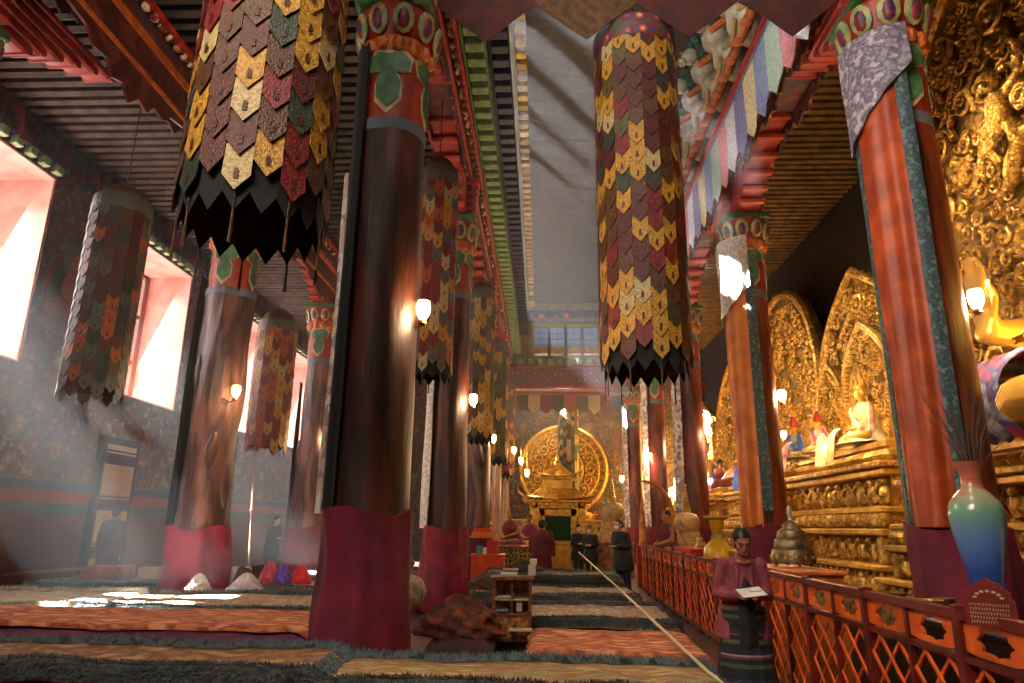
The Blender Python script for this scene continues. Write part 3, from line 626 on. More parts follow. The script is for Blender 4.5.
# ================================================================== GILDED AUREOLES, THRONES, STATUES
def spiral(b, c, r, tr, hand, y0, turns=1.7, seg=6, n=16, a0=0):
    pts = []; rr = []
    for i in range(n + 1):
        q = i / n; a = a0 + hand * 2 * pi * turns * q; R = r * (1 - .85 * q)
        pts.append((c[0] - .06 * q, c[1] + R * cos(a), c[2] + R * sin(a))); rr.append(tr * (1 - .45 * q))
    b.tube(pts, rr, seg)
    b.ball((c[0] - .08, c[1], c[2]), r * .18, 6)
def aureole(label, x, yc, z0, hw_, H, sr, mat_=GOLD, pointed=.15, seed=1, round_=False, nmax=140, square=False):
    """tall leaf-shaped gilded back panel facing the nave (-X)"""
    t = thing('gilded_aureole', label, 'aureole', (x, yc, z0))
    def half(q):   # half width at relative height q
        if square: return hw_ * (1 - max(0, (q - .35) / .65) ** 3.2 * .55)
        if round_: return hw_ * sqrt(max(0, 1 - (2 * q - 1) ** 2)) if q > .5 else hw_ * (.88 + .12 * q / .5)
        return hw_ * ((.8 + .35 * sin(pi * min(q / .75, 1) * .55)) * (1 - max(0, (q - .4) / .6) ** 2.6))
    n = 28; out = [(half(i / n), H * i / n) for i in range(n + 1)]
    poly = [(-a, z) for a, z in out] + [(a, z) for a, z in reversed(out)]
    M = Matrix(((0, 0, 1, 0), (1, 0, 0, 0), (0, 1, 0, 0), (0, 0, 0, 1)))
    vs = [(0.0, a, z) for a, z in poly] + [(.25, a, z) for a, z in poly]; N = len(poly)
    b = MB(); b.add(vs, [(2 * i if 0 else i, i + 1, N - 2 - i, N - 1 - i) for i in range(n)] + [(i, (i + 1) % N, N + (i + 1) % N, N + i) for i in range(N)] + [(N + i + 1, N + i, N + N - 1 - i, N + N - 2 - i) for i in range(n)])
    b.build('back_panel', GOLD_D, t, False)
    rm = MB(); rm.tube([(-.08, a, z) for a, z in poly], .11 * (H / 8) + .05, 8)
    rm.tube([(-.05, a * .8, z * .84 + .02) for a, z in poly], .05 * (H / 8) + .03, 6)
    pts = [Vector((0, a, z)) for a, z in poly]
    for i in range(len(pts) - 1):
        d = (pts[i + 1] - pts[i]).length; k = max(1, int(d / (sr * .8)))
        for j in range(k):
            p = pts[i].lerp(pts[i + 1], j / k) * 1.0; p = Vector((0, p.y * .9, p.z * .92 + .0)); rm.ball((-.1, p.y, p.z), (.1, sr * .3, sr * .3), 7)
            q = pts[i].lerp(pts[i + 1], (j + .5) / k); rm.ball((-.05, q.y * 1.02, q.z * 1.01), (.08, sr * .25, sr * .4), 6)
    rm.build('beaded_rim', mat_, t)
    rnd = random.Random(seed); sc = MB(); placed = []; tries = 0
    while len(placed) < nmax and tries < 6000:
        tries += 1; q = rnd.uniform(.03, .9); z = H * q; a = rnd.uniform(-1, 1) * half(q) * .82; r = sr * rnd.choice((1, .8, .6, .45)); 
        if abs(a) + r > half(q) * .92: continue
        if any((a - pa) ** 2 + (z - pz) ** 2 < ((r + pr_) * .86) ** 2 for pa, pz, pr_ in placed): continue
        placed.append((a, z, r)); spiral(sc, (-.1, a, z), r, r * .2, rnd.choice((-1, 1)), 0, a0=rnd.uniform(0, 6))
        for j in range(3):
            g = rnd.uniform(0, 2 * pi); l = r * 1.25; sc.ball((-.1, a + l * cos(g), z + l * sin(g)), (.07, r * .3, r * .16), 6, 0, None, (g, 0, 0))
    sc.build('scrollwork', mat_, t)
    return t
def big_beast(t, pts, r, m=GOLD_S):
    b = MB(); b.tube(pts, r, 10); return b
A1 = aureole('immense gilded aureole crowded with scrolls and a winged beast, at the picture edge', 7.5, 8.4, 3.0, 4.9, 8.3, .36, GOLD, seed=2, nmax=260, square=True)
# winged guardian in relief on the first aureole
g = MB()
def P3(y, z, x=-.25): return (x, y, z)
g.ball(P3(2.6, 4.1, -.35), (.32, .45, .75), 14); g.ball(P3(2.5, 5.15, -.45), (.3, .3, .34), 12); g.ball(P3(2.45, 5.0, -.75), (.12, .1, .16), 8)
for s in (-1, 1):
    g.tube([P3(2.6 + s * .35, 4.6), P3(2.6 + s * .95, 4.9), P3(2.6 + s * 1.25, 5.7, -.35), P3(2.6 + s * .8, 6.3, -.3)], [.18, .15, .13, .1], 10)
    g.tube([P3(2.6 + s * .2, 3.6), P3(2.6 + s * .6, 3.1, -.45), P3(2.6 + s * .35, 2.5, -.3)], [.24, .18, .12], 10)
    for k in range(6): g.tube([P3(2.6 + s * .4, 4.5, -.15), P3(2.6 + s * (1.1 + .1 * k), 4.3 - .28 * k, -.2), P3(2.6 + s * (1.45 + .02 * k), 3.9 - .34 * k, -.1)], [.07, .09, .04], 6)
g.tube([P3(1.4, 1.9, -.2), P3(1.0, 2.4, -.35), P3(1.5, 2.9, -.4), P3(2.1, 2.5, -.35), P3(2.6, 1.7, -.3), P3(3.3, 1.6, -.25)], [.1, .2, .26, .26, .2, .08], 10)
gq = g.build('winged_guardian', GOLD, A1); gq.scale = (.55, .5, .5); gq.location = (0, .2, 3.0)
aureole('tall pointed gilded aureole rising behind the crowned statue', 8.2, 17.2, 2.8, 2.2, 5.3, .3, GOLD, seed=3, nmax=90)
aureole('broad round-topped gilded aureole seen through the second red pillar gap', 8.3, 23.0, 2.8, 2.9, 6.6, .34, GOLD, seed=4, round_=True, nmax=100)
aureole('gilded aureole in shade behind the third red pillar', 8.3, 29.5, 2.8, 2.4, 5.6, .34, GOLD, seed=5, nmax=60)
aureole('slim gilded aureole with pointed head beside the red-hatted figures', 7.5, 17.6, 3.2, .75, 2.5, .17, GOLD, seed=6, nmax=40)
aureole('small pale gold aureole closely framing the crowned statue', 7.2, 14.95, 3.22, 1.0, 2.8, .17, mat('pale_gilding', '#d8b060', .35, .6, '#b08838', 6, .6, 18), seed=7, nmax=60)
aureole('gilded aureole farthest along the throne row', 8.3, 35.2, 2.8, 2.2, 5, .34, GOLD, seed=8, nmax=40)

def throne(label, yc, half, x0, top, seed, shelf=True):
    t = thing('gilded_throne', label, 'throne', (x0, yc, 0)); D = 8.7 - x0; L = 2 * half; rnd = random.Random(seed)
    s = top / 3.2
    def slab(n, z0, z1, inset, m, bev=.03, extra=0):
        MB().box((inset + (D - inset) / 2, 0, (z0 + z1) / 2 * s), (D - inset, L - 2 * inset + extra, (z1 - z0) * s), bev=bev).build(n, m, t)
    slab('plinth', 0, .32, 0, GOLD_D); slab('plinth_ledge', .32, .42, -.05, GOLD_S)
    # lotus roll
    lb = MB(); y = -half + .14
    while y < half - .1:
        lb.ball((.12, y, .62 * s), (.14, .13, .2 * s), 8); lb.ball((.2, y + .13, .8 * s), (.12, .1, .16 * s), 8); y += .26
    lb.box((.1 + (D - .1) / 2 + .05, 0, .66 * s), (D - .2, L - .3, .46 * s)); lb.build('lotus_band', GOLD, t)
    slab('middle_ledge', .9, 1.0, .02, GOLD_S)
    fr = MB(); fr.box((.35 + (D - .35) / 2, 0, 1.24 * s), (D - .35, L - .6, .48 * s)); y = -half + .4
    while y < half - .3:
        fr.ball((.3, y, 1.2 * s), (.1, .12, .17 * s), 8); fr.ball((.27, y + .02, 1.38 * s), .07, 7); fr.tube([(.3, y + .16, 1.06 * s), (.24, y + .22, 1.25 * s), (.3, y + .17, 1.42 * s)], .035, 6); y += .42
    for e in (-1, 0, 1): fr.box((.28, e * (half - .38), 1.24 * s), (.16, .16, .46 * s), bev=.02)
    fr.build('carved_frieze', GOLD, t)
    slab('upper_ledge', 1.48, 1.6, .15, GOLD_S)
    st = MB(); y = -half + .3
    while y < half - .25: st.ball((.3, y, 1.74 * s), (.14, .12, .15 * s), 8); y += .22
    st.box((.35 + (D - .35) / 2, 0, 1.74 * s), (D - .35, L - .6, .26 * s)); st.build('petal_band', GOLD, t)
    slab('carved_step', 1.86, 1.98, .25, GOLD_S)
    f2 = MB(); f2.box((.65 + (D - .65) / 2, 0, 2.25 * s), (D - .65, L - 1.2, .56 * s)); y = -half + .75
    while y < half - .6:
        f2.ball((.6, y, 2.2 * s), (.12, .13, .2 * s), 8); f2.ball((.56, y, 2.42 * s), .08, 7); f2.tube([(.6, y + .18, 2.05 * s), (.52, y + .25, 2.25 * s), (.6, y + .19, 2.45 * s)], .04, 6); y += .46
    f2.build('upper_frieze', GOLD, t)
    slab('cornice', 2.52, 2.66, .45, GOLD_S); slab('cornice_upper', 2.66, 2.78, .35, GOLD, .03)
    cl = MB(); y = -half + .7
    while y < half - .6: cl.ball((.72, y, 2.9 * s), (.2, .15, .13 * s), 8); y += .28
    cl.box((.75 + (D - .75) / 2, 0, 2.92 * s), (D - .75, L - 1.4, .28 * s)); cl.build('lotus_cushion', GOLD_S, t)
    slab('top_slab', 3.05, 3.2, .7, GOLD_S)
    return t
throne('huge stepped gilded throne behind the tall blue vase', 8.6, 3.2, 5.3, 2.7, 1)
throne('stepped gilded throne carrying the crowned statue, between the two nearest red pillars', 15.0, 2.9, 5.6, 3.2, 2)
throne('gilded throne behind the bronze offering bell', 21.0, 2.8, 5.6, 3.1, 3)
throne('gilded throne glimpsed behind the yellow urn', 27.0, 2.8, 5.6, 3.0, 4)
throne('farthest gilded throne of the row', 33.2, 2.8, 5.6, 3.0, 5)
# lumpy cloth-wrapped step in front of the second throne
for (yc, L, lab) in ((14.2, 3.4, 'long dull gold bolster lying along the foot of the second throne'), (20.6, 2.6, 'dull gold bolster at the foot of the third throne')):
    b = MB(); pts = []; rr = []
    for i in range(25): q = i / 24; pts.append((5.15, yc - L / 2 + L * q, .5)); rr.append((.36 + .02 * sin(q * 60)) * (sin(pi * min(max(q, .03), .97)) ** .25))
    b.tube(pts, rr, 14); b.box((5.15, yc, .1), (.7, L * .9, .2), bev=.03); tag(b.build('bolster', GOLD_D), lab, 'bolster')

# ------------------------------------------------------------------ figures
def limb(b, pts, rad, seg=12):
    for i in range(len(pts) - 1): b.cap(pts[i], pts[i + 1], rad[i], rad[i + 1], seg)
def hand(b, wrist, d, up, side, s=1.0, curl=.5, seg=7):
    """palm and five fingers; d = finger direction, up = back-of-hand normal, side = thumb side"""
    d = Vector(d).normalized(); up = Vector(up); up = (up - d * up.dot(d)).normalized(); lat = d.cross(up).normalized() * side; w = Vector(wrist)
    for k in range(-1, 2): b.cap(w + lat * .018 * k * s, w + d * .085 * s + lat * .026 * k * s, .017 * s, .014 * s, seg)
    for k, (off, ln) in enumerate(((-.034, .055), (-.012, .072), (.011, .078), (.033, .07))):
        p = w + d * .085 * s + lat * off * s; q = p; dirn = d
        for j, f in enumerate((.45, .32, .23)):
            dirn = (dirn * cos(curl * .8) - up * sin(curl * .8)).normalized() if j or curl > .3 else dirn
            n = q + dirn * ln * f * 1.1 * s; b.cap(q, n, (.0095 - .001 * j) * s, (.0088 - .001 * j) * s, seg); q = n
    p = w + d * .02 * s + lat * .03 * s; q = p + (d * .6 + lat * .75 - up * .2).normalized() * .045 * s; r = q + (d * .9 + lat * .2 - up * .4).normalized() * .035 * s
    b.cap(p, q, .013 * s, .0105 * s, seg); b.cap(q, r, .0105 * s, .0085 * s, seg)
def headpts(b, c, R, s=1.0):
    """skull, jaw, nose, lips, ears; face along local -Y before R"""
    def A(x, y, z): return Vector(c) + R @ (Vector((x, y, z)) * s)
    E3 = R.to_euler() if hasattr(R, 'to_euler') else None
    rt = tuple(E3)
    b.ball(A(0, .01, .03), (.077 * s, .094 * s, .09 * s), 16, 0, None, rt); b.ball(A(0, -.03, -.045), (.055 * s, .058 * s, .065 * s), 14, 0, None, rt)
    b.ball(A(0, -.045, -.01), (.062 * s, .045 * s, .06 * s), 12, 0, None, rt); b.ball(A(0, -.072, -.088), (.022 * s, .018 * s, .018 * s), 8, 0, None, rt)
    b.cap(A(0, -.086, .018), A(0, -.108, -.022), .009 * s, .015 * s, 8); b.ball(A(0, -.088, -.052), (.026 * s, .012 * s, .006 * s), 8, 0, None, rt); b.ball(A(0, -.086, -.062), (.022 * s, .012 * s, .007 * s), 8, 0, None, rt)
    for q in (-1, 1):
        b.ball(A(q * .08, .012, -.01), (.012 * s, .022 * s, .033 * s), 8, 0, None, rt); b.ball(A(q * .042, -.07, -.022), (.02 * s, .016 * s, .016 * s), 8, 0, None, rt)
        b.cap(A(q * .012, -.09, .033), A(q * .05, -.078, .035), .009 * s, .008 * s, 6)
    return A, rt
def face_parts(A, rt, t, s=1.0, closed=False, browm=None, skinm=None):
    e = MB(); 
    for q in (-1, 1): e.ball(A(q * .03, -.087, .012), (.014 * s, .008 * s, (.003 if closed else .0065) * s), 8, 0, None, rt)
    e.build('eyes', mat('dark_eyes', '#0c0808', .3), t); br = MB()
    for q in (-1, 1): br.tube([A(q * .014, -.097, .034), A(q * .034, -.094, .042), A(q * .052, -.082, .036)], .0035 * s, 5)
    br.build('eyebrows', browm or HAIR, t); MB().ball(A(0, -.099, -.056), (.02 * s, .005 * s, .005 * s), 8, 0, None, rt).build('lips', mat('lips', '#6a3030', .5), t)
def standing(name_label, loc, rz, h, clothes, hairm=HAIR, skin=SKIN, bow=0, arms='fold', hairlen=.0, vox=.012, mask=False, cat='person', turn=0, bun=False):
    """person, local space facing -Y"""
    t = thing('person', name_label, cat, loc, rz); s = h / 1.7
    V = lambda x, y, z: Vector((x, y, z)) * s
    b = MB(); fwd = bow
    hip = V(0, 0, .9); ch = V(0, -.02 - fwd * .12, 1.25); nk = V(0, -.03 - fwd * .25, 1.44)
    b.ball(hip, (.155 * s, .11 * s, .14 * s)); b.cap(hip, V(0, -.0 - fwd * .06, 1.1), .125 * s, .12 * s); b.ball(ch, (.165 * s, .115 * s, .18 * s), 16); b.cap(ch, nk, .11 * s, .05 * s)
    Rh = Matrix.Rotation(turn, 3, 'Z') @ Matrix.Rotation(bow * 1.1, 3, 'X'); hc = nk + Rh @ V(0, -.01, .155)
    b.cap(nk, nk + Rh @ V(0, 0, .1), .05 * s, .048 * s)
    A, rt = headpts(b, hc, Rh, s)
    for q in (-1, 1):
        limb(b, [V(q * .085, 0, .88), V(q * .1, -.01, .5), V(q * .1, .02, .09)], [.085 * s, .06 * s, .042 * s]); b.ball(V(q * .1, -.05, .04), (.045 * s, .12 * s, .04 * s), 10)
    sh = [nk + V(q * .17, .02, -.07) for q in (-1, 1)]
    if arms == 'fold':
        el = [V(q * .23, -.02 - fwd * .1, 1.1) for q in (-1, 1)]; wr = [V(q * .07, -.25 - fwd * .1, 1.1) for q in (-1, 1)]
    elif arms == 'pray':
        el = [V(q * .22, -.06, 1.12) for q in (-1, 1)]; wr = [V(q * .03, -.27, 1.22) for q in (-1, 1)]
    else:
        el = [V(q * .24, .02, 1.1) for q in (-1, 1)]; wr = [V(q * .25, -.05, .87) for q in (-1, 1)]
    for q, i in ((-1, 0), (1, 1)):
        limb(b, [sh[i], el[i], wr[i]], [.052 * s, .042 * s, .028 * s])
        if arms in ('fold', 'pray'): hand(b, wr[i], (-q * .7, -.6, .15) if arms == 'fold' else (0, -.3, 1), (0, -.4, 1) if arms == 'fold' else (q, 0, 0), 1 if q < 0 else -1, s, .5)
        else: hand(b, wr[i], (0, -.1, -1), (q, 0, 0), 1, s, .4)
    bd_ = remesh('body', b, vox, skin, t)
    face_parts(A, rt, bd_, s, bow > .3)
    hb = MB(); hb.ball(A(0, .022, .045), (.087 * s, .1 * s, .088 * s), 16, 0, None, rt); hb.ball(A(0, .06, -.02), (.075 * s, .06 * s, .08 * s), 12, 0, None, rt)
    if bun: hb.ball(A(0, .11, -.05), (.05 * s, .05 * s, .07 * s), 10, 0, None, rt); hb.ball(A(0, .09, -.14), (.03 * s, .03 * s, .1 * s), 10, 0, None, rt)
    # cut the fringe away from the face by keeping hair behind the brow
    hb.v = [tuple(Vector(p)) for p in hb.v]
    inv = Rh.transposed(); hv = []
    for p in hb.v:
        lp = inv @ (Vector(p) - hc) / s
        if lp.y < -.045 and lp.z < .06: lp.y = -.045 + (lp.y + .045) * .1
        hv.append(tuple(hc + Rh @ (lp * s)))
    hb.v = hv; hb.build('hair', hairm, t)
    if mask:
        MB().ball(A(0, -.075, -.045), (.058 * s, .042 * s, .045 * s), 12, 0, None, rt).build('face_mask', mat('white_mask', '#c8d0d8', .8), t)
    return t, s, dict(V=V, nk=nk, ch=ch, sh=sh, el=el, wr=wr, hc=hc, A=A, rt=rt, hip=hip)
def coat(t, s, d, m, zlow=.6, thick=1.0, name='coat', vox=.014, sleeve=True, flare=1.0):
    V = d['V']; b = MB()
    prev = [(d['nk'] + V(0, 0, .0), .075, .07), (d['nk'] + V(0, .01, -.05), .13, .095), (d['ch'] + V(0, 0, .08), .175, .135), (d['ch'] + V(0, 0, -.1), .178 * thick, .15 * thick), (V(0, 0, 1.0), .18 * thick, .15), (V(0, .0, .85), .215 * thick * flare, .17 * flare), (V(0, 0, zlow), .225 * thick * flare, .185 * flare)]
    rs = []
    for i, (c, rx, ry) in enumerate(prev):
        rs.append([tuple(Vector(c) + Vector(((rx + .007 * sin(j * 2.1 + i)) * s * cos(2 * pi * j / 32), (ry + .008 * sin(j * 1.7 + i * 2)) * s * sin(2 * pi * j / 32), 0))) for j in range(32)])
    b.rings(rs)
    if sleeve:
        for i in (0, 1): limb(b, [d['sh'][i], d['el'][i], d['el'][i].lerp(d['wr'][i], .88)], [.068 * s, .06 * s, .047 * s])
    return remesh(name, b, vox, m, t, 3)
def robe_skirt(t, s, m, z1=1.0, name='robe_skirt', r0=.2, r1=.3, folds=11, amp=.014, sy=.8, z0=.02, yo=0):
    rs = []
    for i in range(15):
        q = i / 14; z = (z1 + (z0 - z1) * q) * s; r = (r0 + (r1 - r0) * q ** 1.3)
        rs.append([((r + amp * (q + .2) * sin(folds * 2 * pi * j / 96 + q * 1.5)) * s * cos(2 * pi * j / 96), (r * sy + amp * (q + .2) * sin(folds * 2 * pi * j / 96 + q)) * s * sin(2 * pi * j / 96) + yo * q * s, z) for j in range(96)])
    b = MB(); b.rings(rs, 0, True); return b.build(name, m, t, True, None, 80)
def shawl(t, s, d, m, name='shawl'):
    V = d['V']; b = MB(); rs = []
    for i in range(13):
        q = i / 12; c = d['nk'] + V(0, .01 + .01 * q, .02 - .62 * q); rx = .09 + .16 * min(1, q * 3.2) ** .7 + .03 * q; ry = .075 + .1 * min(1, q * 3) ** .8 + .05 * q
        rs.append([(c.x + (rx + .012 * sin(j * .9 + q * 6)) * s * cos(2 * pi * j / 48), c.y + (ry + .012 * sin(j * .7 + q * 4)) * s * sin(2 * pi * j / 48), c.z + .05 * s * sin(2 * pi * j / 48 + 1) * q) for j in range(48)])
    b.rings(rs); return b.build(name, m, t, True, None, 80)

# ---- woman by the railing
t, s, d = standing('woman in dusty rose jacket and striped skirt reading a pad beside the railing', (1.77, 6.5, 0), radians(-4), 1.56, None, bow=.42, arms='fold', vox=.008, bun=False)
coat(t, s, d, JACKET, .7, 1.02, 'jacket', .012, flare=1.17)
# open front: dark blouse panel, collar
V = d['V']
MB().grid(lambda u, v: V((u - .5) * (.11 + .06 * v), -.15 - .03 * (1 - abs(2 * u - 1)) - .075 * sin(pi * min(v * 1.1, .5)) , 1.36 - .7 * v), 8, 12, 0, (0, .03, 0)).build('blouse', COATB, t)
cb = MB()
for q in (-1, 1): cb.tube([V(q * .075, -.02, 1.47), V(q * .085, -.12, 1.42), V(q * .06, -.215, 1.32), V(q * .075, -.215, 1.12), V(q * .09, -.19, 1.0)], [.022 * s, .024 * s, .02 * s, .012 * s, .006 * s], 8)
cb.build('jacket_lapels', JACKET, t)
cb = MB(); cb.tube([V(.06 * cos(a), -.1 + .1 * sin(a) - .04, 1.42 + .03 * sin(a)) for a in [pi + k * pi / 10 for k in range(11)]], .016 * s, 8); cb.build('scarf', mat('straw_scarf', '#b89058', .8, 0, '#8a5030', 20), t)
ds = robe_skirt(t, s, mat('dark_wool', '#1a1a20', .85, 0, '#101016', 6, .3, 30), .86, 'dress', .2, .31, 9, .016, .85, .03)
sm = bpy.data.materials.new('striped_apron'); sm.use_nodes = True; N = sm.node_tree.nodes; L = sm.node_tree.links
tc = N.new('ShaderNodeTexCoord'); sx = N.new('ShaderNodeSeparateXYZ'); L.new(tc.outputs['Object'], sx.inputs[0]); mu = N.new('ShaderNodeMath'); mu.operation = 'MULTIPLY'; mu.inputs[1].default_value = 2.6; L.new(sx.outputs[2], mu.inputs[0]); fr = N.new('ShaderNodeMath'); fr.operation = 'FRACT'; L.new(mu.outputs[0], fr.inputs[0])
rp = ramp_stops(N, [(0, '#14161c'), (.12, '#3c4a28'), (.2, '#16161c'), (.3, '#64203c'), (.35, '#8a7c68'), (.39, '#16202e'), (.5, '#16161c'), (.6, '#46542c'), (.68, '#16161e'), (.78, '#702a34'), (.82, '#202a3c'), (.9, '#121216')]); L.new(fr.outputs[0], rp.inputs[0]); L.new(rp.outputs[0], N['Principled BSDF'].inputs['Base Color']); N['Principled BSDF'].inputs['Roughness'].default_value = .85
def apron(u, v):
    z = .96 - .86 * v; q = 1 - (z - .02) / .84; r = .205 + .112 * max(q, 0) ** 1.3 + .012; a = -pi / 2 + (u - .5) * 2.5
    return ((r + .012 * sin(u * 30 + v * 3) * v) * s * cos(a), (r * .87 + .012 * sin(u * 30) * v) * s * sin(a) - .02 * s, z * s)
sheet('apron', apron, 40, 24, sm, t, (0, -.01, 0))
MB().lathe((0, 0, .95 * s), [(.213 * s, -.04), (.218 * s, 0), (.213 * s, .04)], 32, 0, None, True, None, .87).build('woven_belt', mat('belt_brocade', '#7a5a34', .7, 0, '#3c2c3c', 30), t)
o = MB().box((0, 0, 0), (.21, .15, .008), bev=.003).box((.04, .02, .012), (.1, .07, .012), bev=.003).box((-.05, -.02, .008), (.07, .05, .004), bev=.001).build('note_pad', mat('white_paper', '#d8d8d4', .6), None)
p = t.matrix_basis @ V(.03, -.33, 1.135); o.location = p; o.rotation_euler = (radians(20), radians(-6), radians(8)); tag(o, 'white note pad held open in the hands of the woman in rose jacket', 'notepad')

# ---- monks and visitors
def monk(label, loc, rz, h, robe=ROBE, bow=.1, arms='fold', hairm=None, vox=.016):
    t, s, d = standing(label, loc, rz, h, None, hairm or mat('cropped_hair', '#1c1614', .8), SKIN, bow, arms, vox=vox)
    robe_skirt(t, s, robe, 1.05, 'lower_robe', .19, .27, 9, .012, .8); coat(t, s, d, robe, .8, 1.05, 'upper_robe', .018); shawl(t, s, d, robe); return t
def visitor(label, loc, rz, h, m=COATB, mask=True, bow=.15, arms='fold', trousers=None):
    t, s, d = standing(label, loc, rz, h, None, HAIR, SKINL, bow, arms, vox=.016, mask=mask)
    coat(t, s, d, m, .55, 1.12, 'coat', .018)
    b = MB()
    for q in (-1, 1): limb(b, [Vector((q * .09, 0, .9)) * s, Vector((q * .1, -.01, .5)) * s, Vector((q * .1, .02, .08)) * s], [.11 * s, .085 * s, .075 * s])
    remesh('trousers', b, .018, trousers or mat('dark_trousers', '#202024', .85), t); return t
monk('monk with cropped hair in dark red robe standing with back turned before golden shrine', (.02, 18.9, 0), radians(172), 1.72).scale = (1.25, 1.15, 1)
visitor('visitor in black coat and pale face mask standing beside the railing end', (1.98, 17.4, 0), radians(-50), 1.74).scale = (1.15, 1.15, 1)
visitor('visitor in black coat beside the golden shrine, shorter of the two there', (1.5, 21.6, 0), radians(-20), 1.6)
visitor('dark-coated visitor half hidden against the golden shrine corner', (1.2, 23.0, 0), radians(10), 1.62)
visitor('dark-clad visitor behind, between the shrine and the pale stupa', (1.95, 23.4, 0), radians(0), 1.55)
monk('monk in dark robe walking past the curtained doorway at the mural wall', (-9.6, 15.5, 0), radians(190), 1.86, mat('dusk_robe', '#3c1420', .85, 0, '#2c1020', 3), .15)
visitor('dark figure in hazy light between the trunk pillars of the window aisle', (-8.0, 20.9, 0), radians(60), 1.75, COATB, False, .2)

# seated figures, local facing -Y
def seated(label, loc, rz, sc, robe, skin, name='person', cat='person', hat=None, crown=None, vox=.02, hairm=None, group=None, arms='lap', hands=True, face=True, shawl_m=None):
    t = thing(name, label, cat, loc, rz, group); t.scale = (sc,) * 3; b = MB(); V = lambda x, y, z: Vector((x, y, z))
    b.ball((0, 0, .12), (.19, .15, .13)); b.cap((0, 0, .15), (0, -.01, .42), .13, .15); b.cap((0, -.01, .45), (0, -.02, .6), .13, .05); b.cap((0, -.02, .6), (0, -.03, .68), .052, .05)
    A, rt = headpts(b, (0, -.04, .77), Matrix.Identity(3), 1.0)
    for q in (-1, 1):
        limb(b, [(q * .1, 0, .1), (q * .36, -.2, .1), (-q * .08, -.33, .07)], [.1, .075, .05])
        if arms == 'lap': pts = [(q * .18, 0, .55), (q * .25, -.05, .3), (q * .08, -.25, .22)]; fd = (-q, -.3, 0); up = (0, 0, 1)
        elif arms == 'bless' and q < 0: pts = [(q * .18, 0, .55), (q * .28, -.08, .34), (q * .22, -.3, .5)]; fd = (0, -.2, 1); up = (0, 1, 0)
        else: pts = [(q * .18, 0, .55), (q * .25, -.05, .3), (q * .08, -.25, .22)]; fd = (-q, -.3, 0); up = (0, 0, 1)
        limb(b, pts, [.055, .045, .03])
        if hands: hand(b, pts[-1], fd, up, 1 if q < 0 else -1, 1, .35)
    bd_ = remesh('body', b, vox if not hands else min(vox, .014), skin, t)
    if face: face_parts(A, rt, bd_, 1.0, True)
    c = MB(); rs = []
    for i in range(12):
        q = i / 11; z = .62 - .3 * q; rx = .08 + .17 * min(1, q * 2) ** .7; ry = .075 + .1 * min(1, q * 2)
        rs.append([((rx + .008 * sin(j * .8 + q * 5)) * cos(2 * pi * j / 40), (ry + .008 * sin(j * .9)) * sin(2 * pi * j / 40) - .01, z - .01 * i * .5) for j in range(40)])
    for i in range(1, 9):
        q = i / 8; z = .27 - .25 * q; rx = .25 + .2 * q; ry = .18 + .14 * q
        rs.append([((rx + .015 * sin(j * .8 + q * 5)) * cos(2 * pi * j / 40), (ry + .012 * sin(j * .9)) * sin(2 * pi * j / 40) - .1 * q, max(z, .01)) for j in range(40)])
    c.rings(rs); c.build('robe', robe, t, True, None, 80)
    if shawl_m:
        cb = MB(); cb.tube([(-.2, -.03, .58), (-.08, -.15, .5), (.06, -.19, .36), (.2, -.17, .22), (.3, -.24, .1)], [.05, .05, .05, .05, .04], 8); cb.tube([(.16, .0, .58), (.26, -.06, .4), (.3, -.1, .15)], [.05, .06, .07], 8); cb.build('shawl', shawl_m, t)
    if hat: MB().lathe((0, -.03, .83), [(.1, -.05), (.1, .02), (.085, .08), (.03, .22), (.005, .25)], 16).build('pointed_hat', hat, t)
    elif crown:
        cr = MB().lathe((0, -.03, .85), [(.085, -.03), (.1, .02), (.09, .05), (.05, .12), (.045, .2), (.01, .26)], 18)
        for k in range(7):
            a = 2 * pi * k / 7; cr.ball((.1 * cos(a), -.03 + .1 * sin(a), .92), (.02, .02, .06), 7)
        for q in (-1, 1): cr.ball((q * .1, -.04, .74), (.025, .025, .045), 8)
        cr.build('crown', crown, t)
    else: MB().ball((0, -.02, .81), (.085, .098, .08), 12).build('hair', hairm or MATS['cropped_hair'], t)
    return t
PG = mat('painted_gold_skin', '#d0a040', .4, .3, '#b88830', 6)
seated('monk in red robe seated high on the cushioned throne, head in profile', (-.9, 21.2, 1.02), radians(-35), 1.15, ROBE, SKIN, hands=True)
seated('second monk in red robe seated behind, beside the golden shrine', (-.35, 22.4, 1.0), radians(-20), 1.05, MAROON, SKIN)
seated('monk in dark red robe seated behind the far part of the railing', (2.95, 16.6, .95), radians(-75), 1.15, ROBE, SKIN)
seated('dark-clad person with pink bundle sitting behind the railing near the urn', (3.25, 13.0, .6), radians(-60), 1.0, COATB, SKIN)
seated('monk in maroon climbing among statues beside the red lantern', (6.6, 25.9, 3.0), radians(120), 1.2, ROBE, SKIN, shawl_m=CRIMS)
SEATS = [((2.95, 16.65, 0), .95, 'plain wooden seat under the monk behind the railing'), ((3.25, 13.0, 0), .6, 'low wooden seat under the dark-clad person by the urn')]
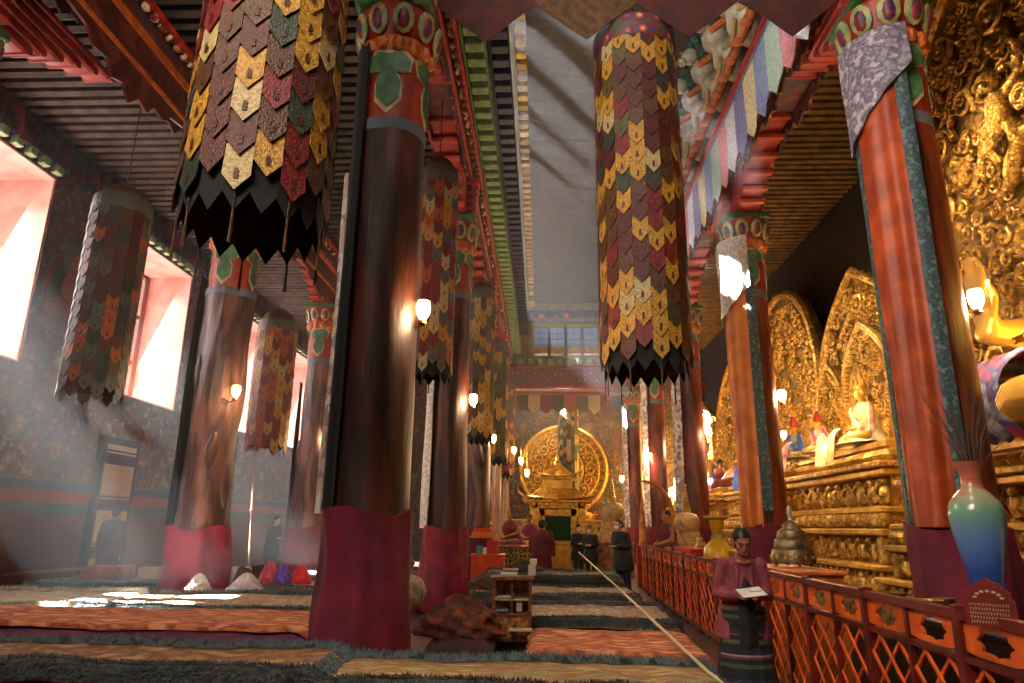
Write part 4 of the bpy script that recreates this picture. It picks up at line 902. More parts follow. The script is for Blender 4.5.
# statues on the thrones, facing the nave
face_nave = radians(-90)
cs = seated('crowned golden-faced statue in yellow and cream scarves inside the small pale aureole', (6.6, 14.1, 3.22), face_nave, 1.4, mat('yellow_silk', '#c8a04c', .5, 0, '#e0d0a0', 4, .3, 8), PG, 'seated_statue', 'statue', crown=GOLD_S, arms='bless', shawl_m=mat('cream_silk', '#d8cca8', .5, 0, '#c86840', 6))
rh = mat('red_felt_hat', '#a02420', .7)
seated('small statue with red hat and grey-green robe, left of the two before the slim aureole', (6.3, 17.2, 3.22), face_nave + .2, 1.0, mat('grey_green_silk', '#6a6c58', .5, 0, '#8a8464', 5), PG, 'seated_statue', 'statue', hat=rh, hands=False, shawl_m=mat('blue_silk', '#3858b8', .5))
seated('small statue with red hat and cream robe, nearer the crowned statue', (6.3, 15.75, 3.22), face_nave + .3, .9, mat('cream_robe', '#c8b498', .5, 0, '#a88468', 5), PG, 'seated_statue', 'statue', hat=rh, hands=False, shawl_m=mat('pink_silk', '#c04070', .5))
seated('large statue in white and red robes half hidden behind the second red pillar', (6.9, 22.8, 3.1), face_nave, 2.4, mat('white_red_silk', '#e0d8d0', .5, 0, '#b83040', 2.5), PG, 'seated_statue', 'statue', crown=GOLD_S, shawl_m=mat('red_silk', '#b02838', .5))
seated('statue in rainbow scarves behind the yellow urn', (6.9, 29, 3.0), face_nave, 2.2, mat('many_silks', '#c8c0b8', .5, 0, '#3858b8', 3, c3='#b03048'), PG, 'seated_statue', 'statue', crown=GOLD_S)
seated('golden statue farthest along the throne row', (6.9, 34.5, 3.0), face_nave, 2.0, GOLD_S, PG, 'seated_statue', 'statue', crown=GOLD_S)
# colossal buddha at the picture edge: knee, lap and raised hand show
bb = MB(); bt = thing('colossal_statue', 'colossal golden statue at the picture edge showing raised hand and covered knee', 'statue', (6.5, 7.4, 2.72), face_nave); bt.scale = (3.6,) * 3
for q in (-1, 1): limb(bb, [(q * .1, 0, .1), (q * .42, -.18, .1), (-q * .08, -.33, .07)], [.12, .1, .07])
bb.ball((0, .02, .14), (.22, .18, .15)); bb.cap((0, .02, .2), (0, .02, .5), .16, .19); bb.cap((0, .02, .52), (0, 0, .68), .15, .06); A_, r_ = headpts(bb, (0, -.02, .82), Matrix.Identity(3), 1.15)
limb(bb, [(.2, .0, .58), (.3, -.06, .36), (.15, -.28, .26)], [.07, .06, .04]); hand(bb, (.15, -.28, .26), (-1, -.2, 0), (0, 0, 1), -1, 1.3, .3)
limb(bb, [(-.2, 0, .58), (-.36, -.04, .36), (-.34, -.22, .36)], [.07, .06, .045]); hand(bb, (-.34, -.22, .4), (0, -.1, 1), (0, 1, 0), -1, 1.5, .18)
remesh('body', bb, .014, GOLD_S, bt)
def kn(u, v): 
    a = -1.1 + u * 4.4; return (-.12 - .46 * v * 1.0 + 0 * a, -.2 + .17 * cos(a) * -1, .1 + .15 * sin(a) + .008 * sin(v * 40))
sheet('knee_cloth', kn, 16, 24, mat('blue_white_brocade', '#c8ccd8', .6, 0, '#304880', 7, c3='#b03850'), bt, (0, 0, .008))
# bowls, cloths on thrones
for k, (p, mm, lab) in enumerate((((5.75, 16.1, 3.21), 'white_red_silk', 'white and pink scarf heap on the second throne edge'), ((5.9, 13.9, 3.21), 'yellow_silk', 'pale yellow scarf draped near the crowned statue knee'), ((6.0, 20.5, 3.1), 'blue_silk', 'blue and white scarf over the third throne edge'))):
    b = MB(); rnd = random.Random(k)
    def fn(u, v): return (-.1 - .25 * v - .06 * sin(u * 9), (u - .5) * .8 + .08 * sin(v * 5), .12 * sin(u * 7 + 1) * (1 - v) + .14 - .55 * v * v)
    o = sheet('silk_scarf', fn, 16, 12, MATS[mm], None, (.02, 0, .02)); o.location = p; tag(o, lab, 'scarf')

# ================================================================== RAILING
def rail_pt(q): return (2.33 + .27 * q, 3.0 + 15.6 * q)
HR = 1.13
ra = thing('lattice_railing', 'long red and orange lattice railing with carved medallion top running beside the thrones', 'railing', (0, 0, 0))
posts = 13; frb = MB(); lat = MB(); pan = MB(); med = MB()
RAILM = mat('oxblood_rail_paint', '#6e2018', .4, 0, '#4e1610', 6); LATM = mat('orange_lattice_paint', '#e0641c', .45, 0, '#c04c10', 6); MEDM = mat('dark_medallion', '#3c2c14', .5, 0, '#8a6420', 20, .5, 30)
for k in range(posts):
    q0, q1 = k / posts, (k + 1) / posts; x0, y0 = rail_pt(q0); x1, y1 = rail_pt(q1); a = atan2(y1 - y0, x1 - x0); Ls = sqrt((x1 - x0) ** 2 + (y1 - y0) ** 2)
    M = Matrix.Translation((x0, y0, 0)) @ Matrix.Rotation(a, 4, 'Z')
    MB().box((0, 0, HR / 2 + .01), (.07, .08, HR + .04), 0, M, bev=.008).build('post', RAILM, ra)
    for z, h, w in ((HR - .02, .05, .07), (HR - .25, .035, .05), (.09, .06, .05)): frb.box((Ls / 2, 0, z), (Ls, w, h), 0, M)
    nb = 2
    for j in range(1, nb): frb.box((Ls * j / nb, 0, HR / 2), (.035, .05, HR - .06), 0, M)
    for j in range(nb):
        u0 = Ls * j / nb + .03; u1 = Ls * (j + 1) / nb - .03; w = u1 - u0; zc = HR - .135; hh = .085
        # orange panel with a lobed opening and dark medallion inside
        outer = [(u0, zc - hh), (u1, zc - hh), (u1, zc + hh), (u0, zc + hh)]
        Mx = M @ Matrix(((1, 0, 0, 0), (0, 0, -1, .012), (0, 1, 0, 0), (0, 0, 0, 1)))
        n = 24; vs = []; cxm = (u0 + u1) / 2
        for d_ in (0, .02):
            for i in range(n):
                g = 2 * pi * i / n; rr = .066 * (1 + .14 * cos(8 * g)); vs.append((cxm + rr * 2.2 * cos(g), zc + rr * sin(g), d_))
            for i in range(n):
                g = 2 * pi * i / n; cx2, cz2 = cos(g), sin(g); k2 = 1 / max(abs(cx2) / (w / 2), abs(cz2) / hh); vs.append((cxm + cx2 * k2, zc + cz2 * k2, d_))
        fs = []
        for i in range(n):
            i2 = (i + 1) % n; fs += [(i, i2, n + i2, n + i), (2 * n + i2, 2 * n + i, 3 * n + i, 3 * n + i2), (i2, i, 2 * n + i, 2 * n + i2)]
        pan.add(vs, fs, 0, Mx)
        if (k + j) % 3 != 1: MB().lathe((0, 0, 0), [(.015, -.01), (.05, -.006), (.068, 0), (.05, .008), (.015, .014)], 24, 0, lambda a_, z: 1 + .18 * cos(8 * a_), True, Mx @ Matrix.Translation((cxm, zc, .01)) @ Matrix.Diagonal((1.8, 1, 1, 1))).build('medallion', MEDM, ra)
        # lattice of crossed laths making diamonds
        z0_, z1_ = .12, HR - .27; H_ = z1_ - z0_; wd = w / 2; hd = H_ / 3
        def clip(xa, za, xb, zb):
            t0, t1 = 0, 1
            for lo, s_ in ((u0, 1), (u1, -1)):
                da = s_ * (xa - lo); db = s_ * (xb - lo)
                if da < 0 and db < 0: return None
                if da < 0: t0 = max(t0, da / (da - db))
                if db < 0: t1 = min(t1, da / (da - db))
            if t1 - t0 < .03: return None
            return xa + (xb - xa) * t0, za + (zb - za) * t0, xa + (xb - xa) * t1, za + (zb - za) * t1
        for dirn in (-1, 1):
            for c0 in range(-5, 8):
                xa = u0 + (c0 - .5) * wd; cc = clip(xa, z0_, xa + dirn * 3 * wd, z1_)
                if cc:
                    xa2, za2, xb2, zb2 = cc; L2 = sqrt((xb2 - xa2) ** 2 + (zb2 - za2) ** 2); an = atan2(zb2 - za2, xb2 - xa2)
                    lat.box((0, 0, 0), (L2, .014, .022), 0, M @ Matrix.Translation(((xa2 + xb2) / 2, dirn * .007, (za2 + zb2) / 2)) @ Matrix.Rotation(-an, 4, 'Y'))
frb.build('rails', RAILM, ra); lat.build('lattice', LATM, ra, False); pan.build('medallion_panels', LATM, ra, False)

# ================================================================== LAMPS
bulbM = mat('glowing_lamp_glass', '#ffe0a8', .3, emit='#ffc070', es=14)
brass = mat('lamp_brass', '#6a4a20', .4, .7)
def lamp(p, label, power, wall=(1, 0), size=1.0, hang=False):
    t = thing('lamp', label, 'lamp', p); s = size
    MB().lathe((0, 0, 0), [(.035 * s, -.1 * s), (.075 * s, -.02 * s), (.085 * s, .06 * s), (.07 * s, .13 * s), (.03 * s, .14 * s)], 12).build('glass_shade', bulbM, t)
    b = MB().lathe((0, 0, 0), [(.01 * s, -.17 * s), (.05 * s, -.14 * s), (.04 * s, -.1 * s)], 10); b.tube([(0, 0, .12), (0, 0, 8.95 - p[2])], .008, 5) if hang else b.tube([(0, 0, -.15 * s), (wall[0] * .12, wall[1] * .12, -.2 * s), (wall[0] * .24, wall[1] * .24, -.12 * s)], .012, 6); b.build('bracket', brass, t)
    d = bpy.data.lights.new('lamp_light', 'POINT'); d.energy = power; d.color = (1, .68, .36); d.shadow_soft_size = .12; l = bpy.data.objects.new('lamp_light', d); C.objects.link(l); l.parent = t; l.location = (-.0 - wall[0] * .13, -wall[1] * .13 - .05, -.02)
LW = 2.0
for p, lab, pw, wl_ in (((-1.36, 7.45, 3.92), 'lit glass lamp on the right side of the nearest dark pillar', 45, (-1, 0)),
        ((-1.38, 13.65, 4.0), 'lit glass lamp on the second pillar of the left nave row', 60, (-1, 0)),
        ((-6.05, 13.1, 4.05), 'lit lamp on the mauve trunk pillar before the windows', 60, (-1, 0)),
        ((-6.08, 19.6, 3.95), 'lit lamp on the knotty trunk pillar of the window aisle', 50, (-1, 0)),
        ((4.85, 13.8, 4.15), 'lit globe lamp to the right of the second red pillar', 110, (-1, 0)),
        ((4.95, 7.6, 4.1), 'lit lamp beside the widest orange-draped pillar', 60, (-1, 0)),
        ((4.75, 19.6, 4.2), 'lit lamp high behind the third red pillar', 70, (-1, 0)),
        ((-1.4, 19.9, 4.0), 'lit lamp on the third pillar of the left nave row', 50, (-1, 0)),
        ((-.95, 24.0, 4.1), 'upper lamp of the cluster left of the golden shrine', 70, (-1, 0)),
        ((-.7, 24.1, 3.75), 'brightest lamp of the cluster left of the golden shrine', 80, (-1, 0)),
        ((-.5, 24.3, 3.35), 'lowest lamp of the cluster left of the golden shrine', 50, (-1, 0)),
        ((3.0, 26.0, 3.3), 'lit lamp on the aisle side before the white-clothed pillar', 60, (1, 0)),
        ((4.0, 25.6, 4.1), 'lamp glowing between the far red pillars', 60, (1, 0)),
        ((1.0, 30.0, 3.0), 'small lamp deep by the far altar', 120, (0, 1)),
        ((7.3, 20.9, 4.3), 'lamp shining inside the niche of the round aureole', 80, (1, 0)),
        ((6.0, 26.5, 4.6), 'lamp among the statues behind the third red pillar', 120, (1, 0))):
    lamp(p, lab, pw * LW, wl_, hang=(abs(p[0] + 1.4) > .1 and p[1] > 20) or p[1] > 23.5)

def fill_spot(p, target, power, label):  # added spotlights, mostly hidden by the beams, to brighten the gilding
    t = thing('spotlight', label, 'lamp', p); dv = (Vector(target) - Vector(p)).normalized(); q = dv.to_track_quat('Z', 'Y').to_matrix().to_4x4()
    MB().lathe((0, 0, 0), [(.03, -.12), (.05, -.1), (.06, 0), (.075, .06), (.07, .06), (.05, 0), (.01, -.02)], 16, 0, None, False, q).build('housing', DARK, t)
    MB().lathe((0, 0, 0), [(.058, .03), (.01, .035)], 14, 0, None, True, q).build('bulb', bulbM, t)
    MB().tube([(0, 0, 0), (-.12, 0, .15), (-.18, 0, .3)], .012, 6).build('bracket', brass, t)
    d = bpy.data.lights.new('fill_spot_light', 'SPOT'); d.energy = power; d.color = (1, .76, .46); d.spot_size = radians(115); d.spot_blend = .8; d.shadow_soft_size = .1
    l = bpy.data.objects.new('fill_spot_light', d); C.objects.link(l); l.parent = t; l.location = dv * .1; l.rotation_euler = dv.to_track_quat('-Z', 'Y').to_euler()
for p, tg, pw, lab in (((4.72, 10.6, 9.3), (7.4, 9.6, 4.5), 1500, 'added spotlight behind the right beam aimed at the colossal statue'), ((4.72, 16.4, 9.3), (7.4, 15.6, 4.5), 1300, 'added spotlight behind the right beam aimed at the crowned statue'),
        ((4.72, 22.6, 9.3), (7.6, 22.5, 4.5), 1500, 'added spotlight behind the right beam aimed at the round aureole'), ((4.72, 28.8, 9.3), (7.6, 28.8, 4), 1300, 'added spotlight behind the right beam above the fourth throne'), ((-.6, 33.6, 7.4), (1.1, 36.4, 3.5), 420, 'added spotlight under the end beam aimed at the golden halo')):
    fill_spot(p, tg, pw, lab)

# ================================================================== RUG ROWS
def rug(x0, x1, y0, y1, z, m, fr, label, seed, drape=.14, fl=.085, dens=1100, slope=0, back=True, group=None):
    t = thing('shaggy_rug' if fr else 'woven_rug', label, 'rug', ((x0 + x1) / 2, (y0 + y1) / 2, z)); L = x1 - x0; D = y1 - y0
    def H(x, y): return .035 * mn.noise(Vector((x * .9 + seed * 5, y * 1.6, seed))) + .02 * mn.noise(Vector((x * 3, y * 3, seed + 4))) + slope * x
    def fn(u, v):
        x = -L / 2 + L * u; yy = -D / 2 + D * v * 1.0
        # front drape: first 12% of v hangs down
        if v < .12: q = 1 - v / .12; y = -D / 2 - .03 * q + .02 * sin(x * 5 + seed) * q; zz = -drape * q
        else: y = -D / 2 + D * (v - .12) / .88; zz = 0
        e = min(1, (u if u < .5 else 1 - u) / .02); 
        return (x + .04 * mn.noise(Vector((yy * 4, seed, 1))) , y + .05 * mn.noise(Vector((x * 1.3, seed, 2))), zz + H(x, y) + .03 - .08 * (1 - e))
    nu = max(20, int(L * 12)); sheet('pile', fn, nu, 26, m, t, (0, 0, -.02))
    if fr:
        b = MB(); rnd = random.Random(seed); n = int(dens * L * 1.1)
        def tuft(x, y, zz, dy, dz):
            w = rnd.uniform(.005, .011); l = rnd.uniform(.35, 1.1) * fl; dx = rnd.uniform(-.6, .6) * l
            tip = (x + dx, y + dy * l + rnd.uniform(-.3, .3) * l, zz + dz * l + rnd.uniform(-.2, .3) * l)
            b.add([(x - w, y, zz), (x + w, y, zz), (x, y + w, zz + w), tip], [(0, 1, 3), (1, 2, 3), (2, 0, 3)])
        for _ in range(n):
            u = rnd.random(); v = rnd.uniform(0, .17); p = fn(u, v); tuft(p[0], p[1], p[2] + .01, -.8, -.1 if v < .12 else .5)
        if back:
            for _ in range(n // 2):
                p = fn(rnd.random(), rnd.uniform(.93, 1)); tuft(p[0], p[1], p[2] + .01, .3, .8)
        for _ in range(int(n * .12)):
            p = fn(rnd.choice((rnd.uniform(0, .02), rnd.uniform(.98, 1))), rnd.random()); tuft(p[0], p[1], p[2] + .01, 0, -.3)
        b.build('fleece_fringe', fr, t, False)
    return t
def cushion(x0, x1, y0, y1, z0, z1, m, label, seed, seams=0, group=None):
    L = x1 - x0; D = y1 - y0; H = z1 - z0; b = MB(); n = max(12, int(L * 6)); rs = []
    for i in range(n + 1):
        u = i / n; e = min(1, min(u, 1 - u) / (.12 / max(L, .3))) ** .5; e = max(e, .55); ring = []
        for j in range(20):
            a = 2 * pi * j / 20; ca, sa = cos(a), sin(a); sq = lambda c: (abs(c) ** .45) * (1 if c > 0 else -1)
            w = .018 * mn.noise(Vector((u * L * 2, seed, a)))
            ring.append((x0 + L * u, (y0 + y1) / 2 + D / 2 * sq(ca) * (.96 + .04 * e) + w, (z0 + z1) / 2 + H / 2 * sq(sa) * e + w + (.008 * sin(u * L * 26) if seams else 0)))
        rs.append(ring)
    b.rings(rs); o = b.build('seat_cushion', m, None, True, None, 80); return tag(o, label, 'cushion', group)
RUGT = mat('tan_rug_stitching', '#b08a58', .95, 0, '#6a4028', 3.5, .5, 40, c3='#8c6a48')
RUGO = mat('orange_rug_pattern', '#c87848', .9, 0, '#8a3820', 4.5, .4, 40, c3='#dc9468', stretch=(.6, 1.6, 1))
RUGW = mat('pale_rug_wool', '#b8a890', .95, 0, '#8a7c68', 9, .5, 40, c3='#a07858')
RUGG = mat('grey_rug_wool', '#6a6458', .95, 0, '#4a443c', 9, .5, 40, c3='#8a7458')
RUGN = mat('tan_green_rug', '#b89c70', .95, 0, '#8a5a3c', 7, .5, 40, c3='#8a9060', stretch=(.5, 2, 1))
CUSD = mat('dark_maroon_cushion', '#3c1014', .8, 0, '#280a0e', 3); CUSP = mat('purple_cushion', '#6e3050', .75, 0, '#5a2440', 4, .3, 8); CUSR = mat('red_cushion', '#8a2420', .8, 0, '#6a1a18', 4)
zl, zr = .34, .26; zb = .45
# nearest row, window side and nave side
cushion(-9.8, -1.9, 6.1, 7.0, 0, zl, CUSD, 'dark maroon bench cushion under the nearest window-side rug', 1)
rug(-9.8, -1.75, 6.05, 7.0, zl + .03, RUGT, FRINGEB, 'nearest shaggy tan rug with dark fleece edge, window side', 1, dens=1500)
cushion(-1.85, 1.55, 6.05, 7.0, 0, zr, CUSD, 'dark bench cushion under the nearest nave rug', 2)
rug(-2.3, 1.6, 5.95, 7.0, zr + .04, RUGN, FRINGEB, 'nearest tan and green rug with black fleece edge, across the nave', 2, dens=1500)
# second row
cushion(-9.9, -6.1, 7.6, 9.0, 0, zb, CUSP, 'purple cushion under orange carpet, end nearest the mural wall', 3, 1)
cushion(-6.05, -2.45, 7.6, 9.0, 0, zb, CUSP, 'purple cushion under orange carpet, end touching the nearest pillar', 4, 1)
rug(-9.9, -2.4, 7.7, 9.1, zb + .01, RUGO, None, 'orange patterned carpet over purple cushions, window side', 3, .03)
cushion(-.1, 1.75, 7.8, 9.3, 0, zr, CUSD, 'dark cushion under the orange nave carpet', 5)
rug(-.15, 1.8, 7.75, 9.35, zr + .02, RUGO, None, 'orange patterned carpet in the nave beside the glass cabinet', 4, .12)
# third row
cushion(-10, -7.5, 10.0, 11.9, 0, zl, mat('pink_cushion', '#b87878', .8, 0, '#a06464', 3), 'pink cushion under the sunlit white rug by the mural wall', 6)
cushion(-7.45, -2.5, 10.0, 11.9, 0, zl, CUSR, 'red cushion under the third pale rug, window side', 7)
rug(-10, -6.6, 9.95, 12.0, zl + .03, mat('white_fleece_rug', '#c8c0b0', .95, 0, '#a89c88', 12, .5, 40), FRINGEW, 'sunlit white fleece rug on the third row by the mural wall', 5)
rug(-6.55, -2.45, 9.95, 12.0, zl + .03, RUGW, FRINGEB, 'pale rug with dark shaggy edge on the third row, before the trunk pillar', 6, dens=1300)
cushion(-1.2, 1.9, 10.2, 11.9, 0, zr, CUSD, 'dark cushion of the third nave row', 8)
rug(-1.3, 1.95, 10.15, 12.0, zr + .03, RUGW, FRINGEB, 'third nave rug, pale with dark fleece edge, beyond the orange carpet', 7, dens=1300, drape=.1, fl=.07)
# fourth
cushion(-5.7, -2.5, 13.4, 15.0, 0, zl, CUSR, 'red cushion of the fourth row, window side', 9)
rug(-5.75, -2.5, 13.35, 15.0, zl + .03, RUGW, FRINGEB, 'fourth shaggy rug between the two second pillars', 8)
cushion(-10, -7.4, 13.6, 15.2, 0, zl, CUSR, 'red cushion of the fourth row by the mural wall', 10)
rug(-10, -7.3, 13.55, 15.2, zl + .03, RUGG, FRINGEB, 'grey shaggy rug of the fourth row under the red wooden boxes', 9)
cushion(-1.2, 1.75, 13.0, 14.6, 0, zr + .05, CUSD, 'dark cushion of the fourth nave row', 11)
rug(-1.3, 1.8, 12.95, 14.6, zr + .1, RUGW, FRINGEB, 'fourth nave rug with black fleece edge', 10, drape=.1, fl=.07)
cushion(-1.2, 1.7, 15.4, 17.0, 0, .5, CUSR, 'thick red cushion of the fifth nave row', 12)
rug(-1.3, 1.75, 15.35, 17.0, .53, RUGG, FRINGEB, 'fifth nave rug, farthest, with dark fleece edge, before the monk', 11, drape=.1, fl=.07)
cushion(-6.0, -2.5, 16.4, 18.0, 0, zl, CUSR, 'red cushion of the fifth row, window side', 13)
rug(-6.1, -2.5, 16.35, 18.0, zl + .03, RUGG, FRINGEB, 'fifth shaggy rug in the window aisle behind the bags', 12)

# ================================================================== THINGS ON THE ROWS
# brass pole/rope line
b = MB().tube([(1.5, 5.6, .33), (1.42, 6.4, .38), (1.25, 12, .62), (.98, 18.6, .93)], .016, 6); tag(b.build('pale_rope', mat('pale_rope', '#c8b890', .7)), 'long pale rope stretched diagonally over the nave rugs', 'rope')
b = MB().tube([(-10.7, 13.9, .5), (-9.0, 15.4, .62)], .03, 8); tag(b.build('wooden_pole', mat('pole_wood', '#7a5238', .6)), 'long thin wooden pole lying low along the mural wall', 'pole')
b = MB().tube([(-6.85, 16.6, .42), (-7.35, 17.4, 3.3)], .025, 8).ball((-7.1, 17.0, 1.85), .05, 8); tag(b.build('standing_pole', MATS['pole_wood']), 'upright thin wooden pole leaning in the hazy aisle', 'pole')
# glass front cabinet
cw = mat('cabinet_carved_wood', '#8a5024', .5, 0, '#3c1c10', 22, .4, 30)
t = thing('glass_cabinet', 'small carved wooden cabinet with glazed front standing on the nave carpets', 'cabinet', (-.38, 9.5, .14), radians(3))
MB().box((0, 0, .16), (.5, .36, .33), bev=.012).box((0, 0, .33), (.52, .38, .025), bev=.008).build('base', cw, t); MB().box((0, -.185, .16), (.42, .012, .25), bev=.004).build('front_panel', mat('cabinet_gold_panel', '#a06a34', .5, 0, '#5a2c14', 16, .4, 30), t)
b = MB()
for sx in (-1, 1):
    for sy in (-1, 1): b.box((sx * .235, sy * .165, .53), (.035, .035, .44), bev=.004)
b.box((0, 0, .76), (.56, .42, .04), bev=.008).box((0, .165, .53), (.46, .015, .44)).box((0, -.165, .5), (.018, .02, .4)); b.build('body', cw, t)
MB().box((0, -.168, .53), (.44, .006, .42)).build('glass_pane', paneM, t, False)
MB().box((0, 0, .50), (.44, .32, .015)).build('shelf', CREAM, t, False)
for k, (x, z, w, h, cc, lab) in enumerate(((-.12, .35, .16, .03, '#88a0b0', 'blue-grey book lying in the glazed cabinet'), (.1, .35, .07, .12, '#c8c0a8', 'pale jar standing in the glazed cabinet'), (-.1, .515, .18, .025, '#d0ccc0', 'white booklet on the shelf of the glazed cabinet'))):
    o = MB().box((0, 0, h / 2), (w, .16, h), bev=.006).build('book' if k != 1 else 'jar', mat('cab_item_%d' % k, cc, .6)); o.location = (-.38 + x, 9.48, .14 + z); tag(o, lab, 'book' if k != 1 else 'jar')
for k, (x, y, z, w, h, cc, lab) in enumerate(((-.12, 9.5, .935, .1, .13, '#a8a898', 'pale tin box standing on the glazed cabinet'), (-.42, 9.5, .935, .22, .04, '#c8c4b8', 'white book lying flat on the glazed cabinet'), (-.4, 9.5, .98, .2, .035, '#8a7a60', 'tan book on top of the white book'), (-.1, 9.5, 1.07, .09, .07, '#c0b890', 'small cream box atop the pale tin'), (-.25, 9.2, .29, .3, .03, '#b8b090', 'flat pale box at the foot of the glazed cabinet'))):
    o = MB().box((0, 0, h / 2), (w, .14, h), bev=.006).build('box' if k in (0, 3, 4) else 'book', mat('top_item_%d' % k, cc, .6)); o.location = (x, y, z); tag(o, lab, 'box' if k in (0, 3, 4) else 'book')
def heap(label, loc, sx, sy, h, m, seed, name='blanket_heap', cat='blanket'):
    def fn(a, z): return 1 + .22 * mn.noise(Vector((cos(a) * 1.4 + seed, sin(a) * 1.4, z * 3))) + .07 * sin(a * 7 + z * 20 + seed)
    prof = [(1.0, 0), (1.05, .12), (.95, .3), (.78, .55), (.5, .8), (.22, .95), (.02, 1.0)]; b = MB(); rs = []
    for i in range(25):
        q = i / 24 * 6; k = min(int(q), 5); f = q - k; r = prof[k][0] * (1 - f) + prof[k + 1][0] * f; z = prof[k][1] * (1 - f) + prof[k + 1][1] * f
        rs.append([(r * sx * fn(2 * pi * j / 48, z) * cos(2 * pi * j / 48), r * sy * fn(2 * pi * j / 48, z) * sin(2 * pi * j / 48), z * h * (1 + .12 * sin(j * .7 + seed))) for j in range(48)])
    b.rings(rs); o = b.build(name, m, None, True, None, 80); o.location = loc; return tag(o, label, cat)
RB = mat('rust_brown_wool', '#5a2c1a', .9, 0, '#3a1c14', 5, .5, 14, c3='#7a3c20')
cushion(-1.3, -.55, 8.2, 10.0, 0, .3, CUSD, 'dark seat cushion beneath the rust-brown blanket heap', 15)
heap('rust-brown blanket heap right of the nearest maroon-wrapped pillar', (-1.0, 8.9, .28), .5, .42, .42, RB, 2)
heap('flatter brown robe spread between blanket heap and glazed cabinet', (-.72, 9.7, .2), .42, .3, .35, mat('brown_robe', '#3a2018', .9, 0, '#54301e', 5, .4, 14), 3)
heap('grey and red quilts piled before the second left pillar', (-.95, 13.9, .4), .5, .35, .28, mat('grey_quilt', '#4a4440', .9, 0, '#6a2824', 4, .4, 12), 4)
heap('dark folded bedding piled beside the orange cabinet', (-.35, 15.9, .6), .4, .3, .2, mat('dark_bedding', '#24201f', .9, 0, '#3c2c2c', 4), 5)
for k, (x, y, z, c, lab, rx, hh) in enumerate(((-5.42, 14.2, .4, '#c04060', 'pink-red cloth bag, leftmost of the three coloured bags', .19, .38), (-5.12, 14.1, .4, '#6848b8', 'purple cloth bag between the two red bags', .18, .34), (-4.78, 14.2, .4, '#d01c28', 'bright red cloth bag, rightmost of the three coloured bags', .21, .33), (-6.1, 12.66, .385, '#c0b8b0', 'white crumpled plastic bag at the end of the low tan table', .2, .26), (-5.25, 12.68, .385, '#a8a0a0', 'larger grey-white plastic bag on the low tan table', .3, .28))):
    bm_ = mat('bag_%d' % k, c, .5, 0, c, 4, .8, 9); f = heap(lab, (x, y, z), rx, .17, hh, bm_, k + 7, 'cloth_bag', 'bag')
def openbox(label, loc, w, d, h, m, rz=0, content=None):
    t = thing('wooden_box', label, 'box', loc, rz)
    b = MB(); th = .02
    b.box((0, 0, th / 2), (w, d, th)).box((-w / 2 + th / 2, 0, h / 2), (th, d, h)).box((w / 2 - th / 2, 0, h / 2), (th, d, h)).box((0, -d / 2 + th / 2, h / 2), (w, th, h)).box((0, d / 2 - th / 2, h / 2), (w, th, h)); b.build('case', m, t, False)
    if content: heapb = MB(); rnd = random.Random(3); [heapb.ball((rnd.uniform(-.35, .35) * w, rnd.uniform(-.3, .3) * d, h * .75), (w * .14, d * .16, h * .3), 8) for _ in range(7)]; heapb.build('contents', content, t)
    return t
rw = mat('red_lacquer_wood', '#8a3420', .45, 0, '#6a2418', 5); tw = mat('tan_wood', '#9a6a3c', .5, 0, '#7a5030', 5)
openbox('red lacquered open wooden box on the grey rug by the mural wall', (-8.55, 13.9, .44), .8, .5, .26, rw, .05, mat('pink_cloth', '#c04848', .8))
openbox('tan wooden tray box heaped with red cloth before the trunk pillar', (-7.65, 14.3, .44), .8, .45, .22, tw, 0, mat('scarlet_cloth', '#d02828', .8))
o = MB().box((0, 0, 0), (.4, .04, .3), bev=.005).build('picture_card', mat('white_card', '#d0ccc4', .6, 0, '#b8b0a8', 3)); o.location = (-5.9, 13.95, .57); tag(o, 'white card box standing upright behind the plastic bags', 'box')
o = MB().box((0, 0, .15), (.25, .14, .34), bev=.03).tube([(-.08, 0, .3), (0, 0, .45), (.1, 0, .3)], .012, 6).build('satchel', mat('brown_leather', '#4a2a1a', .5)); o.location = (-5.75, 13.55, .42); o.rotation_euler = (0, .3, 0); tag(o, 'brown leather satchel standing between plastic and coloured bags', 'bag')
for k, (x, y, z, w, dd, h, c, lab) in enumerate(((-5.0, 17.2, .42, .7, .3, .1, '#d8c8c0', 'pink and white packet lying behind the coloured bags'), (-3.9, 17.0, .42, .42, .3, .42, '#b8542c', 'red and gold patterned case near the knotty pillar'), (-3.45, 17.0, .42, .5, .3, .25, '#7a2c24', 'low dull red chest beside the patterned case'))):
    o = MB().box((0, 0, h / 2), (w, dd, h), bev=.015).build('packet' if k == 0 else 'chest', mat('pk_%d' % k, c, .6, 0, '#c8a050' if k == 1 else c, 12)); o.location = (x, y, z); tag(o, lab, 'packet' if k == 0 else 'chest')
b = MB().box((0, 0, .16), (2.3, .25, .02)); [b.box((x, 0, .08), (.04, .22, .16)) for x in (-1.1, 0, 1.1)]; o = b.build('low_table', tw, None, False); o.location = (-5.15, 12.68, .0); o.scale = (1, 1, 2.2); tag(o, 'long low tan wooden table before the coloured bags', 'table')
# conical woven hat and cloth by second pillar
o = MB().lathe((0, 0, 0), [(.3, 0), (.28, .08), (.16, .3), (.03, .42)], 24).build('fur_hat', mat('ivory_fur', '#b8a890', .9, 0, '#8a7858', 9, .4, 30)); o.location = (-2.25, 12.3, .45); o.rotation_euler = (radians(60), 0, .3); tag(o, 'round ivory shield-like hat leaning by the second left pillar', 'hat')
o = MB().ball((0, 0, 0), (.16, .14, .11), 14).build('round_bag', mat('grey_plush', '#5a5a60', .9)); o.location = (-2.35, 12.4, .92); tag(o, 'round grey bundle resting above the ivory hat', 'bundle')

